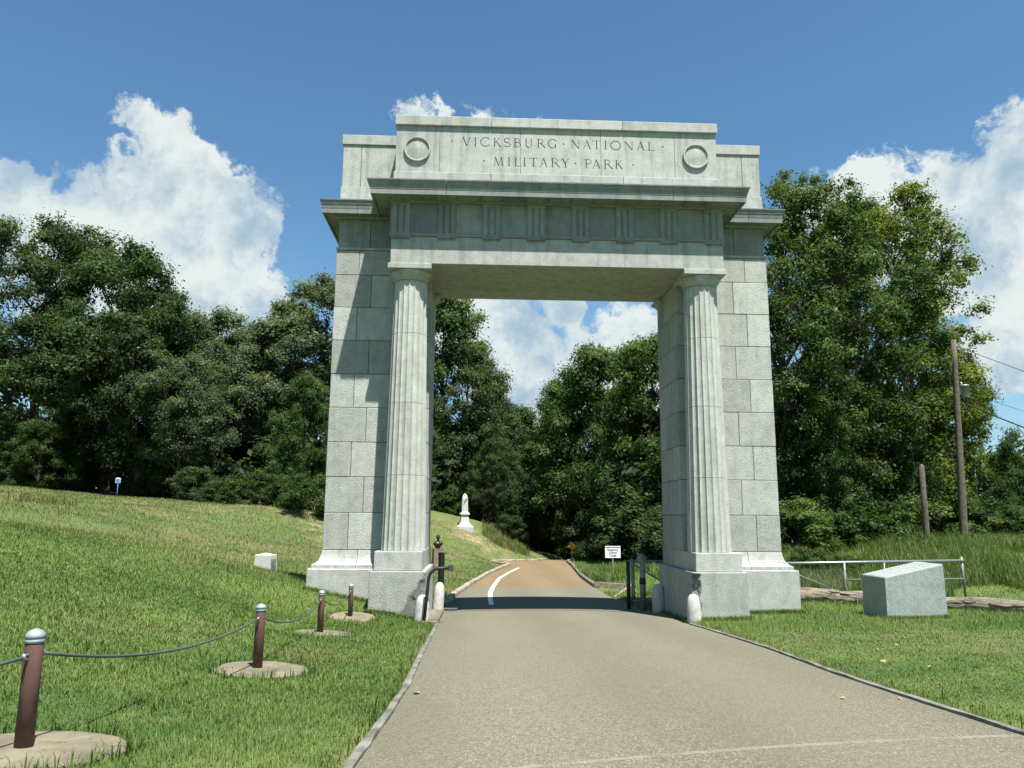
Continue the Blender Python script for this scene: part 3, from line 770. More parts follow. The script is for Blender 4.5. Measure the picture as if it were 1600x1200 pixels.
def build_column(s):
    cx, cy = s*4.2, 0.615
    col = empty('column', (cx, cy, 0), parent=arch)
    zs = [-0.872, 1.14, 3.12, 5.085, 6.62]; Z0, Z1 = zs[0], zs[-1]
    def rad(z):
        t = (z-Z0)/(Z1-Z0); return 0.590-0.122*t-0.028*(t*t-t)*-1.0*0.6
    M = 8
    for a, b in zip(zs, zs[1:]):
        bm = bmesh.new(); rings = []
        lv = [a+0.005]+[a+(b-a)*k/6 for k in range(1, 6)]+[b-0.005]
        for q, z in enumerate(lv):
            R = rad(z); ring = []
            for i in range(FL):
                for m in range(M):
                    u = m/M; ang = 2*math.pi*(i+u)/FL
                    dep = 0.0 if m == 0 else 0.042*math.sqrt(max(0, 1-((u-0.5)/0.5)**2))*(R/0.55)
                    r = R-dep
                    ring.append(bm.verts.new((r*math.cos(ang), r*math.sin(ang), RZ(z))))
            rings.append(ring)
        n = FL*M
        for r0, r1 in zip(rings, rings[1:]):
            for i in range(n):
                f = bm.faces.new((r0[i], r0[(i+1) % n], r1[(i+1) % n], r1[i])); f.smooth = True
        bm.faces.new(rings[0][::-1]); bm.faces.new(rings[-1])
        for e in bm.edges:
            if len(e.link_faces) == 2:
                v = e.verts[0]
        bm.normal_update()
        for e in bm.edges:
            if len(e.link_faces) == 2 and e.calc_face_angle(0) > math.radians(33): e.smooth = False
        obj('drum', bm, GRANITE_C, col)
    ec = [(0.462, 6.625), (0.470, 6.632), (0.470, 6.645), (0.480, 6.650), (0.480, 6.665), (0.492, 6.672), (0.492, 6.69), (0.525, 6.75), (0.560, 6.80), (0.588, 6.845), (0.598, 6.875), (0.592, 6.893), (0.57, 6.898)]
    obj('echinus', lathe_bm([(r, RZ(z)) for r, z in ec], 56), GRANITE_F, col)
    obj('abacus', box_bm(-0.615, 0.615, -0.615, 0.615, RZ(6.90), RZ(7.055), 0.012), GRANITE_F, col)
for s in (-1, 1):
    build_pier(s); pedestal(s)
for s in (-1, 1): build_column(s)

# anta capitals at the back of each jamb
for s in (-1, 1):
    pr = [(-0.05, 6.86), (0.02, 6.86), (0.03, 6.90), (0.07, 6.94), (0.13, 6.97), (0.15, 7.00), (0.15, 7.045), (-0.05, 7.045)]
    obj('anta_capital', sweep_bm([(s*3.655, 2.95), (s*3.655, 3.705), (s*4.7, 3.705)], [(o, RZ(z)) for o, z in pr], side=-s), GRANITE_F, arch)

# entablature over the columns
FX, FY = 4.75, 0.05
ent = obj('entablature', box_bm(-FX+0.03, FX-0.03, FY+0.05, 3.5, RZ(7.10), RZ(9.5)), MORTAR, arch)
for a, b in ((FY, 1.22), (1.235, 2.55), (2.565, 3.52)):         # three beams with their joints seen in the soffit
    dz = 0.0 if a != 1.235 else 0.012
    obj('architrave', box_bm(-FX, FX, a, b, RZ(7.06+dz), RZ(7.86 if a == FY else 7.4), 0.010), GRANITE_F, ent)
obj('taenia', sweep_bm([(-FX, 1.40), (-FX, FY), (FX, FY), (FX, 1.40)], [(o, RZ(z)) for o, z in [(-0.05, 7.862), (0.045, 7.862), (0.05, 7.87), (0.05, 7.945), (-0.05, 7.945)]]), GRANITE_S, ent)
def triglyph_mesh(w=0.53, h=0.90, d=0.05):
    # plan outline of three shanks between two grooves and two half grooves
    hw = w/2; g = w/12
    xs = [(-hw, d-0.035), (-hw+g, d), (-hw+3*g, d), (-hw+4*g, d-0.045), (-hw+5*g, d), (-hw+7*g, d), (-hw+8*g, d-0.045), (-hw+9*g, d), (-hw+11*g, d), (hw, d-0.035)]
    bm = bmesh.new(); lo = [bm.verts.new((x, -y, 0)) for x, y in xs]; hi = [bm.verts.new((x, -y, h-0.09)) for x, y in xs]
    bl = [bm.verts.new((-hw, 0.04, 0)), bm.verts.new((hw, 0.04, 0))]; bh = [bm.verts.new((-hw, 0.04, h-0.09)), bm.verts.new((hw, 0.04, h-0.09))]
    for i in range(len(xs)-1): bm.faces.new((lo[i], lo[i+1], hi[i+1], hi[i]))
    bm.faces.new([bl[0]]+lo[::-1][::-1]+[bl[1]]); bm.faces.new(([bh[0]]+hi+[bh[1]])[::-1])
    bm.faces.new((bl[0], lo[0], hi[0], bh[0])); bm.faces.new((lo[-1], bl[1], bh[1], hi[-1]))
    bmesh.ops.recalc_face_normals(bm, faces=list(bm.faces))
    box_bm(-hw, hw, -d-0.006, 0.04, h-0.088, h, 0.004, bm)
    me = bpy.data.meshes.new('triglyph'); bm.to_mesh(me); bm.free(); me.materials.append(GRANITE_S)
    return me
TRI = triglyph_mesh()
def regula_mesh():
    bm = box_bm(-0.265, 0.265, -0.045, 0.0, -0.055, 0.0, 0.004)
    for k in range(6):
        x = -0.265+0.53*(k+0.5)/6
        lathe_bm([(0.022, -0.105), (0.016, -0.055)], 8, (x, -0.024, 0), bm)
    me = bpy.data.meshes.new('regula'); bm.to_mesh(me); bm.free(); me.materials.append(GRANITE_S)
    return me
REG = regula_mesh()
def mutule_mesh():
    bm = box_bm(-0.265, 0.265, -0.45, -0.09, -0.035, 0.0, 0.004)
    for j in range(3):
        for k in range(6):
            lathe_bm([(0.020, -0.062), (0.016, -0.035)], 7, (-0.265+0.53*(k+0.5)/6, -0.39+0.12*j, 0), bm)
    me = bpy.data.meshes.new('mutule'); bm.to_mesh(me); bm.free(); me.materials.append(GRANITE_S)
    return me
MUT = mutule_mesh()
TX = [-4.485, -3.19, -1.912, -0.638, 0.638, 1.912, 3.19, 4.485]
for x in TX:
    obj('triglyph', TRI, None, ent, (x, FY, RZ(7.947))); obj('regula', REG, None, ent, (x, FY, RZ(7.861)))
for a, b in zip(TX, TX[1:]):
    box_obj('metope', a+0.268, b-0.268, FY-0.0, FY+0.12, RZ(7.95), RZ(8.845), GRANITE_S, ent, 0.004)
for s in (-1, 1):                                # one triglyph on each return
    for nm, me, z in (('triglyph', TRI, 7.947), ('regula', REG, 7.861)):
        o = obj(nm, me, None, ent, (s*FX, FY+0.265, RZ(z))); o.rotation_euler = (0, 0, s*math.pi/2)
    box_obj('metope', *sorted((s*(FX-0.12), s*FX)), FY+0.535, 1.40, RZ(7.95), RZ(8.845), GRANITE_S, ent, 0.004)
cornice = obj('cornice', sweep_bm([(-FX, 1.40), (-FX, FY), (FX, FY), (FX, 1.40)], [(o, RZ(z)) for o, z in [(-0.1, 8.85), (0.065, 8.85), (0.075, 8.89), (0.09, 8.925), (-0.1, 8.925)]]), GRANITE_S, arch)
CP = [(-0.2, 8.93), (0.49, 8.93), (0.495, 8.89), (0.55, 8.885), (0.555, 9.025), (0.563, 9.03), (0.585, 9.14), (0.597, 9.145), (0.605, 9.165), (0.62, 9.235), (0.650, 9.265), (0.655, 9.30), (-0.2, 9.36)]
def cornice_stones(cuts, x_end, y_face, y_end, sc, par):
    prof = [(o*sc if o > 0 else o, RZ(z)) for o, z in CP]; g = 0.006
    xs = [-x_end]+cuts+[x_end]
    for i in range(len(xs)-1):
        a, b = xs[i], xs[i+1]
        pth = []
        if i == 0: pth += [(-x_end, y_end), (-x_end, y_face)]
        else: pth += [(a+g, y_face)]
        if i == len(xs)-2: pth += [(x_end, y_face), (x_end, y_end)]
        else: pth += [(b-g, y_face)]
        obj('cornice_stone', sweep_bm(pth, prof), GRANITE_S, par)
cornice_stones([-3.2, -0.01, 3.2], FX, FY, 1.42, 1.0, cornice)
for k in range(15):
    obj('mutule', MUT, None, cornice, (TX[0]+(TX[-1]-TX[0])*k/14, FY, RZ(8.928)))
for s in (-1, 1):
    for k in range(2):
        o = obj('mutule', MUT, None, cornice, (s*FX, FY+0.265+0.64*k, RZ(8.928))); o.rotation_euler = (0, 0, s*math.pi/2)

# entablature blocks of the outer piers
for s in (-1, 1):
    pe = obj('pier_entablature', box_bm(*sorted((s*4.6, s*6.44)), 1.46, 3.62, RZ(7.885), RZ(9.5)), MORTAR, arch)
    a, b = (4.4, 6.50)
    obj('band', sweep_bm([(s*4.5, 1.41), (s*6.50, 1.41), (s*6.50, 3.69), (s*4.5, 3.69)], [(o, RZ(z)) for o, z in [(-0.1, 7.893), (0.025, 7.893), (0.03, 7.9), (0.03, 7.965), (-0.1, 7.965)]], side=s), GRANITE_F, pe)
    for x0, x1, y0, y1 in ((4.5, 5.527, 1.42, 2.3), (5.541, 6.48, 1.42, 2.5), (5.541, 6.48, 2.514, 3.66), (4.5, 5.527, 2.8, 3.66)):
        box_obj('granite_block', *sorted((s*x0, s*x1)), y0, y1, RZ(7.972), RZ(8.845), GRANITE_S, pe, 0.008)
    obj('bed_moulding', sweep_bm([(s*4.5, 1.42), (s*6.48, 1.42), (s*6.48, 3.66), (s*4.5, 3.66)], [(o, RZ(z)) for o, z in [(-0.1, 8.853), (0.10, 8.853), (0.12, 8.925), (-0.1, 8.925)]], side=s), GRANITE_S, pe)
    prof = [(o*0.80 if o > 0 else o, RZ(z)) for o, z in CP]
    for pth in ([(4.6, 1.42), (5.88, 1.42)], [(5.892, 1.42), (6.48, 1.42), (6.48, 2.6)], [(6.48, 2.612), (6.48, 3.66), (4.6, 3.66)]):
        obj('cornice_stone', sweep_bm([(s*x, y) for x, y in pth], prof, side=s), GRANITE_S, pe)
    pa = obj('pier_attic', box_bm(*sorted((s*4.6, s*6.41)), 1.47, 3.60, RZ(9.3), RZ(11.5)), MORTAR, arch)
    for y0, y1 in ((1.39, 2.5), (2.514, 3.68)):
        box_obj('base_course', *sorted((s*4.6, s*6.49)), y0, y1, RZ(9.31), RZ(9.90), GRANITE_F, pa, 0.01)
        box_obj('cap_stone', *sorted((s*4.6, s*6.50)), y0-0.01, y1+0.01, RZ(11.28), RZ(11.60), GRANITE_F, pa, 0.014)
    for x0, x1, y0, y1 in ((4.6, 5.90, 1.42, 2.2), (5.914, 6.46, 1.42, 2.7), (5.914, 6.46, 2.714, 3.66), (4.6, 5.90, 2.8, 3.66)):
        box_obj('granite_block', *sorted((s*x0, s*x1)), y0, y1, RZ(9.905), RZ(11.275), GRANITE_F, pa, 0.008)

# central attic with the carved name
attic = obj('attic', box_bm(-4.67, 4.67, 0.26, 3.55, RZ(9.3), RZ(11.5)), MORTAR, arch)
def glyphs():
    K, N = 0.085, 0.042      # thick and thin strokes
    G = {}
    def arc(cx, cy, rx, ry, a0, a1, n=12): return [(cx+rx*math.cos(math.radians(a0+(a1-a0)*i/n)), cy+ry*math.sin(math.radians(a0+(a1-a0)*i/n))) for i in range(n+1)]
    def sf(x, y, w=0.11): return ([(x-w, y), (x+w, y)], 0.028)
    G['I'] = (0.24, [([(0.12, 0), (0.12, 1)], K), sf(0.12, 0.01), sf(0.12, 0.99)])
    G['V'] = (0.92, [([(0.12, 1), (0.48, 0)], K), ([(0.82, 1), (0.48, 0)], N), sf(0.12, 0.99), sf(0.82, 0.99, 0.09)])
    G['C'] = (0.86, [(arc(0.48, 0.5, 0.44, 0.5, 48, 312, 20), K*0.85), ([(0.80, 0.74), (0.80, 0.92)], N), ([(0.80, 0.1), (0.80, 0.22)], N)])
    G['G'] = (0.90, [(arc(0.48, 0.5, 0.44, 0.5, 48, 305, 20), K*0.85), ([(0.80, 0.74), (0.80, 0.92)], N), ([(0.78, 0.10), (0.78, 0.42)], K), sf(0.78, 0.43, 0.10)])
    G['K'] = (0.80, [([(0.13, 0), (0.13, 1)], K), ([(0.16, 0.42), (0.66, 0.99)], N), ([(0.32, 0.58), (0.74, 0.0)], K), sf(0.13, 0.01), sf(0.13, 0.99), sf(0.66, 0.99, 0.09), sf(0.72, 0.01, 0.08)])
    G['S'] = (0.60, [(arc(0.30, 0.74, 0.22, 0.25, 40, 250, 12)+arc(0.30, 0.25, 0.24, 0.25, 80, -130, 14), K*0.8), ([(0.48, 0.80), (0.48, 0.96)], N), ([(0.09, 0.05), (0.09, 0.2)], N)])
    G['B'] = (0.66, [([(0.13, 0), (0.13, 1)], K), ([(0.02, 0.99), (0.30, 0.99)]+arc(0.30, 0.755, 0.22, 0.235, 90, -90, 10)+[(0.13, 0.52)], N*1.3), ([(0.30, 0.52)]+arc(0.32, 0.265, 0.26, 0.255, 90, -90, 10)+[(0.02, 0.01)], N*1.3)])
    G['U'] = (0.80, [([(0.14, 1), (0.14, 0.32)]+arc(0.41, 0.32, 0.27, 0.31, 180, 270, 6), K), (arc(0.41, 0.32, 0.27, 0.31, 270, 360, 6)+[(0.68, 1)], N), sf(0.14, 0.99), sf(0.68, 0.99, 0.1)])
    G['R'] = (0.80, [([(0.13, 0), (0.13, 1)], K), ([(0.02, 0.99), (0.32, 0.99)]+arc(0.32, 0.75, 0.24, 0.24, 90, -90, 10)+[(0.13, 0.51)], N*1.3), ([(0.36, 0.51), (0.78, 0.0)], K), sf(0.13, 0.01)])
    G['P'] = (0.62, [([(0.13, 0), (0.13, 1)], K), ([(0.02, 0.99), (0.32, 0.99)]+arc(0.32, 0.74, 0.25, 0.25, 90, -90, 10)+[(0.18, 0.49)], N*1.3), sf(0.13, 0.01)])
    G['N'] = (0.92, [([(0.13, 0), (0.13, 1)], N), ([(0.12, 1), (0.80, 0)], K), ([(0.80, 0), (0.80, 1)], N), sf(0.13, 0.01, 0.09), sf(0.07, 0.99, 0.07), sf(0.80, 0.99, 0.09)])
    G['A'] = (0.88, [([(0.44, 1), (0.10, 0)], N), ([(0.42, 1), (0.78, 0)], K), ([(0.22, 0.36), (0.66, 0.36)], N), sf(0.10, 0.01, 0.09), sf(0.78, 0.01, 0.1)])
    G['T'] = (0.80, [([(0.40, 0), (0.40, 1)], K), ([(0.04, 0.98), (0.76, 0.98)], N), ([(0.05, 0.98), (0.03, 0.82)], N), ([(0.75, 0.98), (0.77, 0.82)], N), sf(0.40, 0.01)])
    G['O'] = (1.0, [(arc(0.5, 0.5, 0.45, 0.5, 0, 360, 28), K*0.85)])
    G['L'] = (0.66, [([(0.13, 0), (0.13, 1)], K), ([(0.02, 0.015), (0.58, 0.015)], N), ([(0.58, 0.0), (0.62, 0.17)], N), sf(0.13, 0.99)])
    G['M'] = (1.05, [([(0.14, 0), (0.22, 1)], N), ([(0.22, 1), (0.52, 0.02)], K), ([(0.80, 1), (0.52, 0.02)], N), ([(0.80, 1), (0.90, 0)], K), sf(0.14, 0.01, 0.09), sf(0.90, 0.01, 0.1)])
    G['Y'] = (0.82, [([(0.40, 0.46), (0.10, 1)], K), ([(0.40, 0.46), (0.70, 1)], N), ([(0.40, 0), (0.40, 0.46)], K), sf(0.40, 0.01), sf(0.10, 0.99, 0.09), sf(0.70, 0.99, 0.09)])
    return G
GL = glyphs()
PK = lambda px: -2.805+(px-721.65)*0.018906
c1 = lambda u: PK(680+u/5.714); c2 = lambda u: PK(860+u/5.714)
LINE1 = [('.', c1(153), 0), ('V', c1(238), c1(318)), ('I', c1(345), c1(368)), ('C', c1(403), c1(478)), ('K', c1(518), c1(582)), ('S', c1(612), c1(665)), ('B', c1(697), c1(755)), ('U', c1(795), c1(862)),
         ('R', c1(905), c1(977)), ('G', c1(1003), c1(1077)), ('.', c1(1140), 0), ('N', c2(175), c2(255)), ('A', c2(283), c2(357)), ('T', c2(372), c2(440)), ('I', c2(475), c2(497)), ('O', c2(533), c2(620)),
         ('N', c2(650), c2(734)), ('A', c2(765), c2(838)), ('L', c2(868), c2(924)), ('.', c2(1002), 0)]
LINE2 = [('.', c1(435), 0), ('M', c1(520), c1(608)), ('I', c1(643), c1(668)), ('L', c1(705), c1(757)), ('I', c1(780), c1(803)), ('T', c1(838), c1(908)), ('A', c1(925), c1(999)), ('R', c1(1028), c1(1105)),
         ('Y', c1(1120), c1(1190)), ('.', c1(1245), 0), ('P', c2(300), c2(357)), ('A', c2(365), c2(440)), ('R', c2(470), c2(544)), ('K', c2(572), c2(637)), ('.', c2(732), 0)]
def letter_cutter(xlo, xhi, y0, y1):
    bm = bmesh.new()
    def prism(pts):
        a = [bm.verts.new((p[0], y0, p[1])) for p in pts]; b = [bm.verts.new((p[0], y1, p[1])) for p in pts]
        n = len(pts); bm.faces.new(a); bm.faces.new(b[::-1])
        for i in range(n): bm.faces.new((a[i], b[i], b[(i+1) % n], a[(i+1) % n]))
    def stroke(P, w, sx, ox, oz, H):
        q = [Vector((ox+p[0]*sx, oz+p[1]*H)) for p in P]
        for a, b in zip(q, q[1:]):
            d = b-a
            if d.length < 1e-6: continue
            d.normalize(); n = Vector((-d.y, d.x))*(w*H/2); e = d*(w*H*0.18)
            prism([a-e+n, a-e-n, b+e-n, b+e+n])
    H = 0.272
    for line, zb in ((LINE1, 10.728), (LINE2, 10.128)):
        for ch, a, b in line:
            if not (xlo <= a < xhi): continue
            if ch == '.':
                cz = RZ(zb+H*0.5); prism([(a+0.028, cz), (a-0.012, cz+0.032), (a-0.026, cz), (a-0.012, cz-0.032)][::-1]); continue
            w, strokes = GL[ch]
            xs = [p[0] for P, _ in strokes for p in P]; lo, hi = min(xs), max(xs)
            sx = (b-a)/(hi-lo)
            for P, wd in strokes: stroke(P, wd*1.12, sx, a-lo*sx, RZ(zb), H)
    bmesh.ops.recalc_face_normals(bm, faces=list(bm.faces))
    return bm
PANELS = [-4.72, -3.452, -1.085, 1.277, 3.467, 4.72]
for i, (a, b) in enumerate(zip(PANELS, PANELS[1:])):
    bm = box_bm(a+0.004, b-0.004, 0.20, 0.55, RZ(9.875), RZ(11.305), 0.006)
    panel = obj('inscription_panel' if 0 < i < 4 else 'medallion_panel', bm, GRANITE_F, attic)
    if 0 < i < 4:
        cut = bpy.data.objects.new('letter_cutter', bpy.data.meshes.new('letter_cutter'))
        cb = letter_cutter(a, b, 0.12, 0.232); cb.to_mesh(cut.data); cb.free(); cut.data.materials.append(GROOVE_SHADE); COL.objects.link(cut)
        panel.data.materials.append(GROOVE_SHADE)
        md = panel.modifiers.new('carve', 'BOOLEAN'); md.operation = 'DIFFERENCE'; md.object = cut; md.solver = 'EXACT'; md.use_self = True
        md.material_mode = 'TRANSFER'
        dg = bpy.context.evaluated_depsgraph_get(); me = bpy.data.meshes.new_from_object(panel.evaluated_get(dg))
        if len(me.polygons) > 50:
            old = panel.data; panel.modifiers.clear(); panel.data = me
        else:
            panel.modifiers.clear(); print('CARVE FAILED', i, len(me.polygons))
        bpy.data.objects.remove(cut)
        panel['label'] = 'granite panel carved with part of the park name'
for s in (-1, 1):
    pr = [(0.0, 0.0), (0.372, 0.0), (0.385, -0.02), (0.385, -0.055), (0.375, -0.068), (0.345, -0.068), (0.330, -0.055), (0.324, -0.022), (0.20, -0.034), (0.09, -0.046), (0.0001, -0.052)]
    bm = lathe_bm(pr[::-1] if False else pr[1:], 64, cap=False)
    bmesh.ops.holes_fill(bm, edges=list(bm.edges))
    rot = Matrix.Rotation(-math.pi/2, 4, 'X')
    for v in bm.verts: v.co = Vector((v.co.x, v.co.z, v.co.y))
    bmesh.ops.recalc_face_normals(bm, faces=list(bm.faces))
    for e in bm.edges:
        if len(e.link_faces) == 2 and e.calc_face_angle(0) > 0.6: e.smooth = False
    o = obj('medallion', bm, GRANITE_F, attic, (s*4.095, 0.199, RZ(10.57)))
for a, b in ((-4.757, -1.955), (-1.945, 1.915), (1.925, 4.757)):
    box_obj('base_course', a, b, 0.15, 0.7, RZ(9.31), RZ(9.868), GRANITE_F, attic, 0.012)
    box_obj('cap_stone', a, b, 0.125, 3.70, RZ(11.31), RZ(11.61), GRANITE_F, attic, 0.016)
for s in (-1, 1):
    box_obj('return_block', *sorted((s*4.3, s*4.72)), 0.557, 3.62, RZ(9.3), RZ(11.305), GRANITE_F, attic, 0.008)
# ------------------------------------------------------------------ things on the ground
def at(px, py, depth):
    """the point of the place that lies under a pixel of the photograph at the given distance along the view axis"""
    return CAM + (AX_R*((px-800)/1202.0) + AX_U*((600-py)/1202.0) + AX_F)*depth

# --- rope bollards on concrete pads
def bollard_proto():
    root = empty('rope_bollard')
    obj('post', lathe_bm([(0.060, -0.15), (0.060, 0.70), (0.058, 0.705)], 24), BROWN, root)
    bm = lathe_bm([(0.0635, 0.700), (0.0635, 0.722), (0.060, 0.726), (0.060, 0.733), (0.0650, 0.736), (0.0655, 0.752), (0.058, 0.768), (0.040, 0.784), (0.015, 0.794), (0.002, 0.796)], 24)
    obj('cap', bm, CAP_M, root)
    for s in (-1, 1):
        b = tube_bm([(0, s*0.05, 0.628), (0, s*0.115, 0.628)], 0.009, 8)
        tube_bm([(0, s*0.05, 0.600), (0, s*0.105, 0.598)], 0.009, 8, b)
        tube_bm([(0, s*0.100, 0.592), (0.0, s*0.106, 0.640)], 0.015, 8, b)
        obj('rope_clamp', b, GALV, root)
    return root
BOLL = [(-5.28, -15.03), (-4.94, -10.49), (-5.19, -5.25), (-5.34, -0.73)]
BOLL_TXT = ['nearest brown post with pale cap at the lower left corner', 'second nearest brown post, on a wholly visible round concrete pad', 'third brown post up the lawn, in front of the left plinth', 'farthest brown post, close to the left pedestal of the arch']
PAD_TXT = ['large round concrete pad cut by the lower left corner', 'round concrete pad around the second nearest brown post', 'concrete pad half sunk in grass around the third brown post', 'sliver of concrete pad at the farthest brown post']
proto = bollard_proto(); heads = []
pad_rnd = random.Random(2)
def pad_mesh():
    bm = bmesh.new(); n = 40; top = []; rim = []; bot = []
    for i in range(n):
        a = 2*math.pi*i/n; r = 0.60+0.018*math.sin(3*a+1)+pad_rnd.uniform(-.008, .008)
        top.append(bm.verts.new(((r-0.03)*math.cos(a), (r-0.03)*math.sin(a), 0.0)))
        rim.append(bm.verts.new((r*math.cos(a), r*math.sin(a), -0.02))); bot.append(bm.verts.new((r*math.cos(a), r*math.sin(a), -0.30)))
    bm.faces.new(top)
    for i in range(n):
        j = (i+1) % n
        bm.faces.new((rim[i], rim[j], top[j], top[i])); bm.faces.new((bot[i], bot[j], rim[j], rim[i]))
    me = bpy.data.meshes.new('concrete_pad'); bm.to_mesh(me); bm.free(); me.materials.append(CONCRETE); return me
PADM = pad_mesh(); PADS = []
for i, (x, y) in enumerate(BOLL):
    z = gz(x, y); off = (0.06, -0.02)
    pl = PAD_PL[i]
    p = obj('concrete_pad', PADM, None, None, (x+off[0], y+off[1], pl[0]+0.035)); p.rotation_euler = (math.atan(pl[2]), -math.atan(pl[1]), 0)
    if i: p.scale = (0.95, 0.95, 1)
    tag(p, PAD_TXT[i], 'concrete pad', 'concrete pads of the rope fence'); PADS.append((x+off[0], y+off[1], 0.60))
    b = proto if i == 0 else copy_tree(proto)
    ang = math.atan2(BOLL[min(i+1, 3)][1]-BOLL[max(i-1, 0)][1], BOLL[min(i+1, 3)][0]-BOLL[max(i-1, 0)][0])-math.pi/2
    b.location = (x, y, z+0.02); b.rotation_euler = (0.0, 0.0, ang)
    tag(b, BOLL_TXT[i], 'bollard', 'brown posts of the rope fence')
    heads.append(Vector((x, y, z+0.02+0.615)))
def rope(a, b, sag, label):
    d = (b-a); h = Vector((d.x, d.y, 0)).normalized(); a = a+h*0.10; b = b-h*0.10
    pts = [a.lerp(b, k/22)-Vector((0, 0, sag*4*(k/22)*(1-k/22))) for k in range(23)]
    o = obj('wire_rope', tube_bm(pts, 0.0125, 8), WIRE); tag(o, label, 'rope', 'wire ropes hung between the brown posts')
rope(Vector((-5.75, -19.2, gz(-5.75, -19.2)+0.62)), heads[0], 0.14, 'short end of wire rope running off the left edge to the nearest post')
rope(heads[0], heads[1], 0.17, 'longest wire rope, between the two nearest brown posts')
rope(heads[1], heads[2], 0.20, 'sagging wire rope between the second and third brown posts')
rope(heads[2], heads[3], 0.20, 'short wire rope between the two farthest brown posts')

# --- guard stones at the pedestal corners
def guard_stone(x, y, r, h, lean, label):
    z = min(gz(x, y), 9)
    prof = [(r*1.0, -0.35), (r*1.0, 0.0), (r*0.98, h*0.45), (r*0.90, h*0.72), (r*0.70, h*0.90), (r*0.40, h*0.98), (0.02, h)]
    o = obj('guard_stone', lathe_bm(prof, 28), WHITEWASH, None, (x, y, z)); o.rotation_euler = (0, lean, 0); o.scale = (1, 0.9, 1)
    tag(o, label, 'guard stone', 'rounded guard stones at the foot of the arch')
guard_stone(-3.60, -0.22, 0.19, 0.66, 0.05, 'rounded whitewashed guard stone at the front of the left pedestal, behind the bent pipe')
guard_stone(-3.36, 3.38, 0.165, 0.84, 0.06, 'tall whitewashed guard stone at the rear corner of the left pedestal')
guard_stone(3.50, -0.20, 0.185, 0.70, -0.03, 'rounded pale guard stone below the chipped corner of the right pedestal')
guard_stone(3.38, 3.3, 0.20, 0.80, -0.04, 'shaded guard stone at the rear inner corner of the right pedestal')
# concrete apron under the left gate hardware
ap = box_bm(-3.55, -3.17, -0.9, 4.6, 0, 0.06)
for v in ap.verts: v.co.z = float(road_z(v.co.y)) + (0.05 if v.co.z > 0.03 else -0.2)
tag(obj('concrete_apron', ap, CONCRETE), kind='structure')

# --- gate hardware on the left
x0, y0 = -3.30, 3.75; z0 = gz(x0, y0)
t = tag(empty('gate_post', (x0, y0, z0)), 'thick dark grey steel gate post standing beside the left jamb', 'gate post')
obj('post', lathe_bm([(0.095, -0.2), (0.095, 1.72), (0.085, 1.74)], 20), STEEL_DARK, t)
obj('cap', lathe_bm([(0.105, 1.72), (0.105, 1.76), (0.09, 1.775)], 20), STEEL_DARK, t)
b = box_bm(0.08, 0.17, -0.03, 0.03, 0.38, 0.47, 0.006); box_bm(0.14, 0.19, -0.045, 0.045, 0.44, 0.56, 0.006, b)
obj('lock_bracket', b, STEEL_DARK, t)
obj('foot_plate', box_bm(-0.12, 0.52, -0.10, 0.10, 0.02, 0.11, 0.01), STEEL_DARK, t)
x0, y0 = -3.52, -0.55; z0 = gz(x0, y0)
t = tag(empty('bent_pipe_rest', (x0, y0, z0)), 'dark pipe bent over at the top with a square end plate, before the left pedestal', 'pipe stand')
pts = [(0, 0, -0.1), (0.06, 0, 0.6), (0.10, 0, 1.05)] + [(0.10+0.26*(1-math.cos(a)), 0, 1.05+0.28*math.sin(a)) for a in [math.pi/2*k/7 for k in range(1, 8)]] + [(0.62, 0, 1.34)]
obj('pipe', tube_bm(pts, 0.042, 14), STEEL_BLACK, t)
b = box_bm(0.60, 0.72, -0.06, 0.06, 1.26, 1.43, 0.008); obj('end_plate', b, STEEL_DARK, t)
obj('foot', box_bm(-0.10, 0.14, -0.09, 0.09, -0.05, 0.03, 0.008), STEEL_BLACK, t)

# --- swing gate folded back on the right
x0, y0 = 3.02, 3.9; z0 = float(road_z(y0))
t = tag(empty('swing_gate_post', (x0, y0, z0)), 'grey round-headed gate post by the shaded right jamb', 'gate post')
obj('post', lathe_bm([(0.09, -0.2), (0.09, 1.50), (0.08, 1.52)], 20), GALV_DULL, t)
hd = lathe_bm([(0.02, -0.07), (0.135, -0.065), (0.15, -0.04), (0.15, 0.04), (0.135, 0.065), (0.02, 0.07)], 28)
bmesh.ops.rotate(hd, cent=(0, 0, 0), matrix=Matrix.Rotation(math.pi/2, 3, 'X'), verts=list(hd.verts))
bmesh.ops.translate(hd, vec=(-0.03, 0, 1.56), verts=list(hd.verts)); obj('head', hd, GALV_DULL, t)
obj('collar', lathe_bm([(0.10, 0.78), (0.10, 0.98)], 20), STEEL_BLACK, t)
t = tag(empty('swing_gate', (3.0, 4.1, z0)), 'open tubular steel swing gate folded behind the right jamb', 'gate')
for nm, p in (('upright', [(-0.22, 0.3, 0.05), (-0.22, 0.3, 1.55)]), ('upright', [(-0.12, 0.5, 0.1), (-0.12, 0.5, 1.5)]), ('rail', [(-0.30, 0.4, 1.46), (2.4, 0.9, 1.42)]), ('rail', [(-0.22, 0.3, 0.22), (2.4, 0.9, 0.2)]), ('brace', [(-0.15, 0.4, 1.36), (1.6, 0.8, 0.35)])):
    obj(nm, tube_bm(p, 0.036 if nm == 'rail' else 0.026, 10), GALV_DULL, t)
obj('stop_post', tube_bm([(-0.35, 0.2, -0.1), (-0.36, 0.2, 1.45)], 0.065, 12), STEEL_BLACK, t)

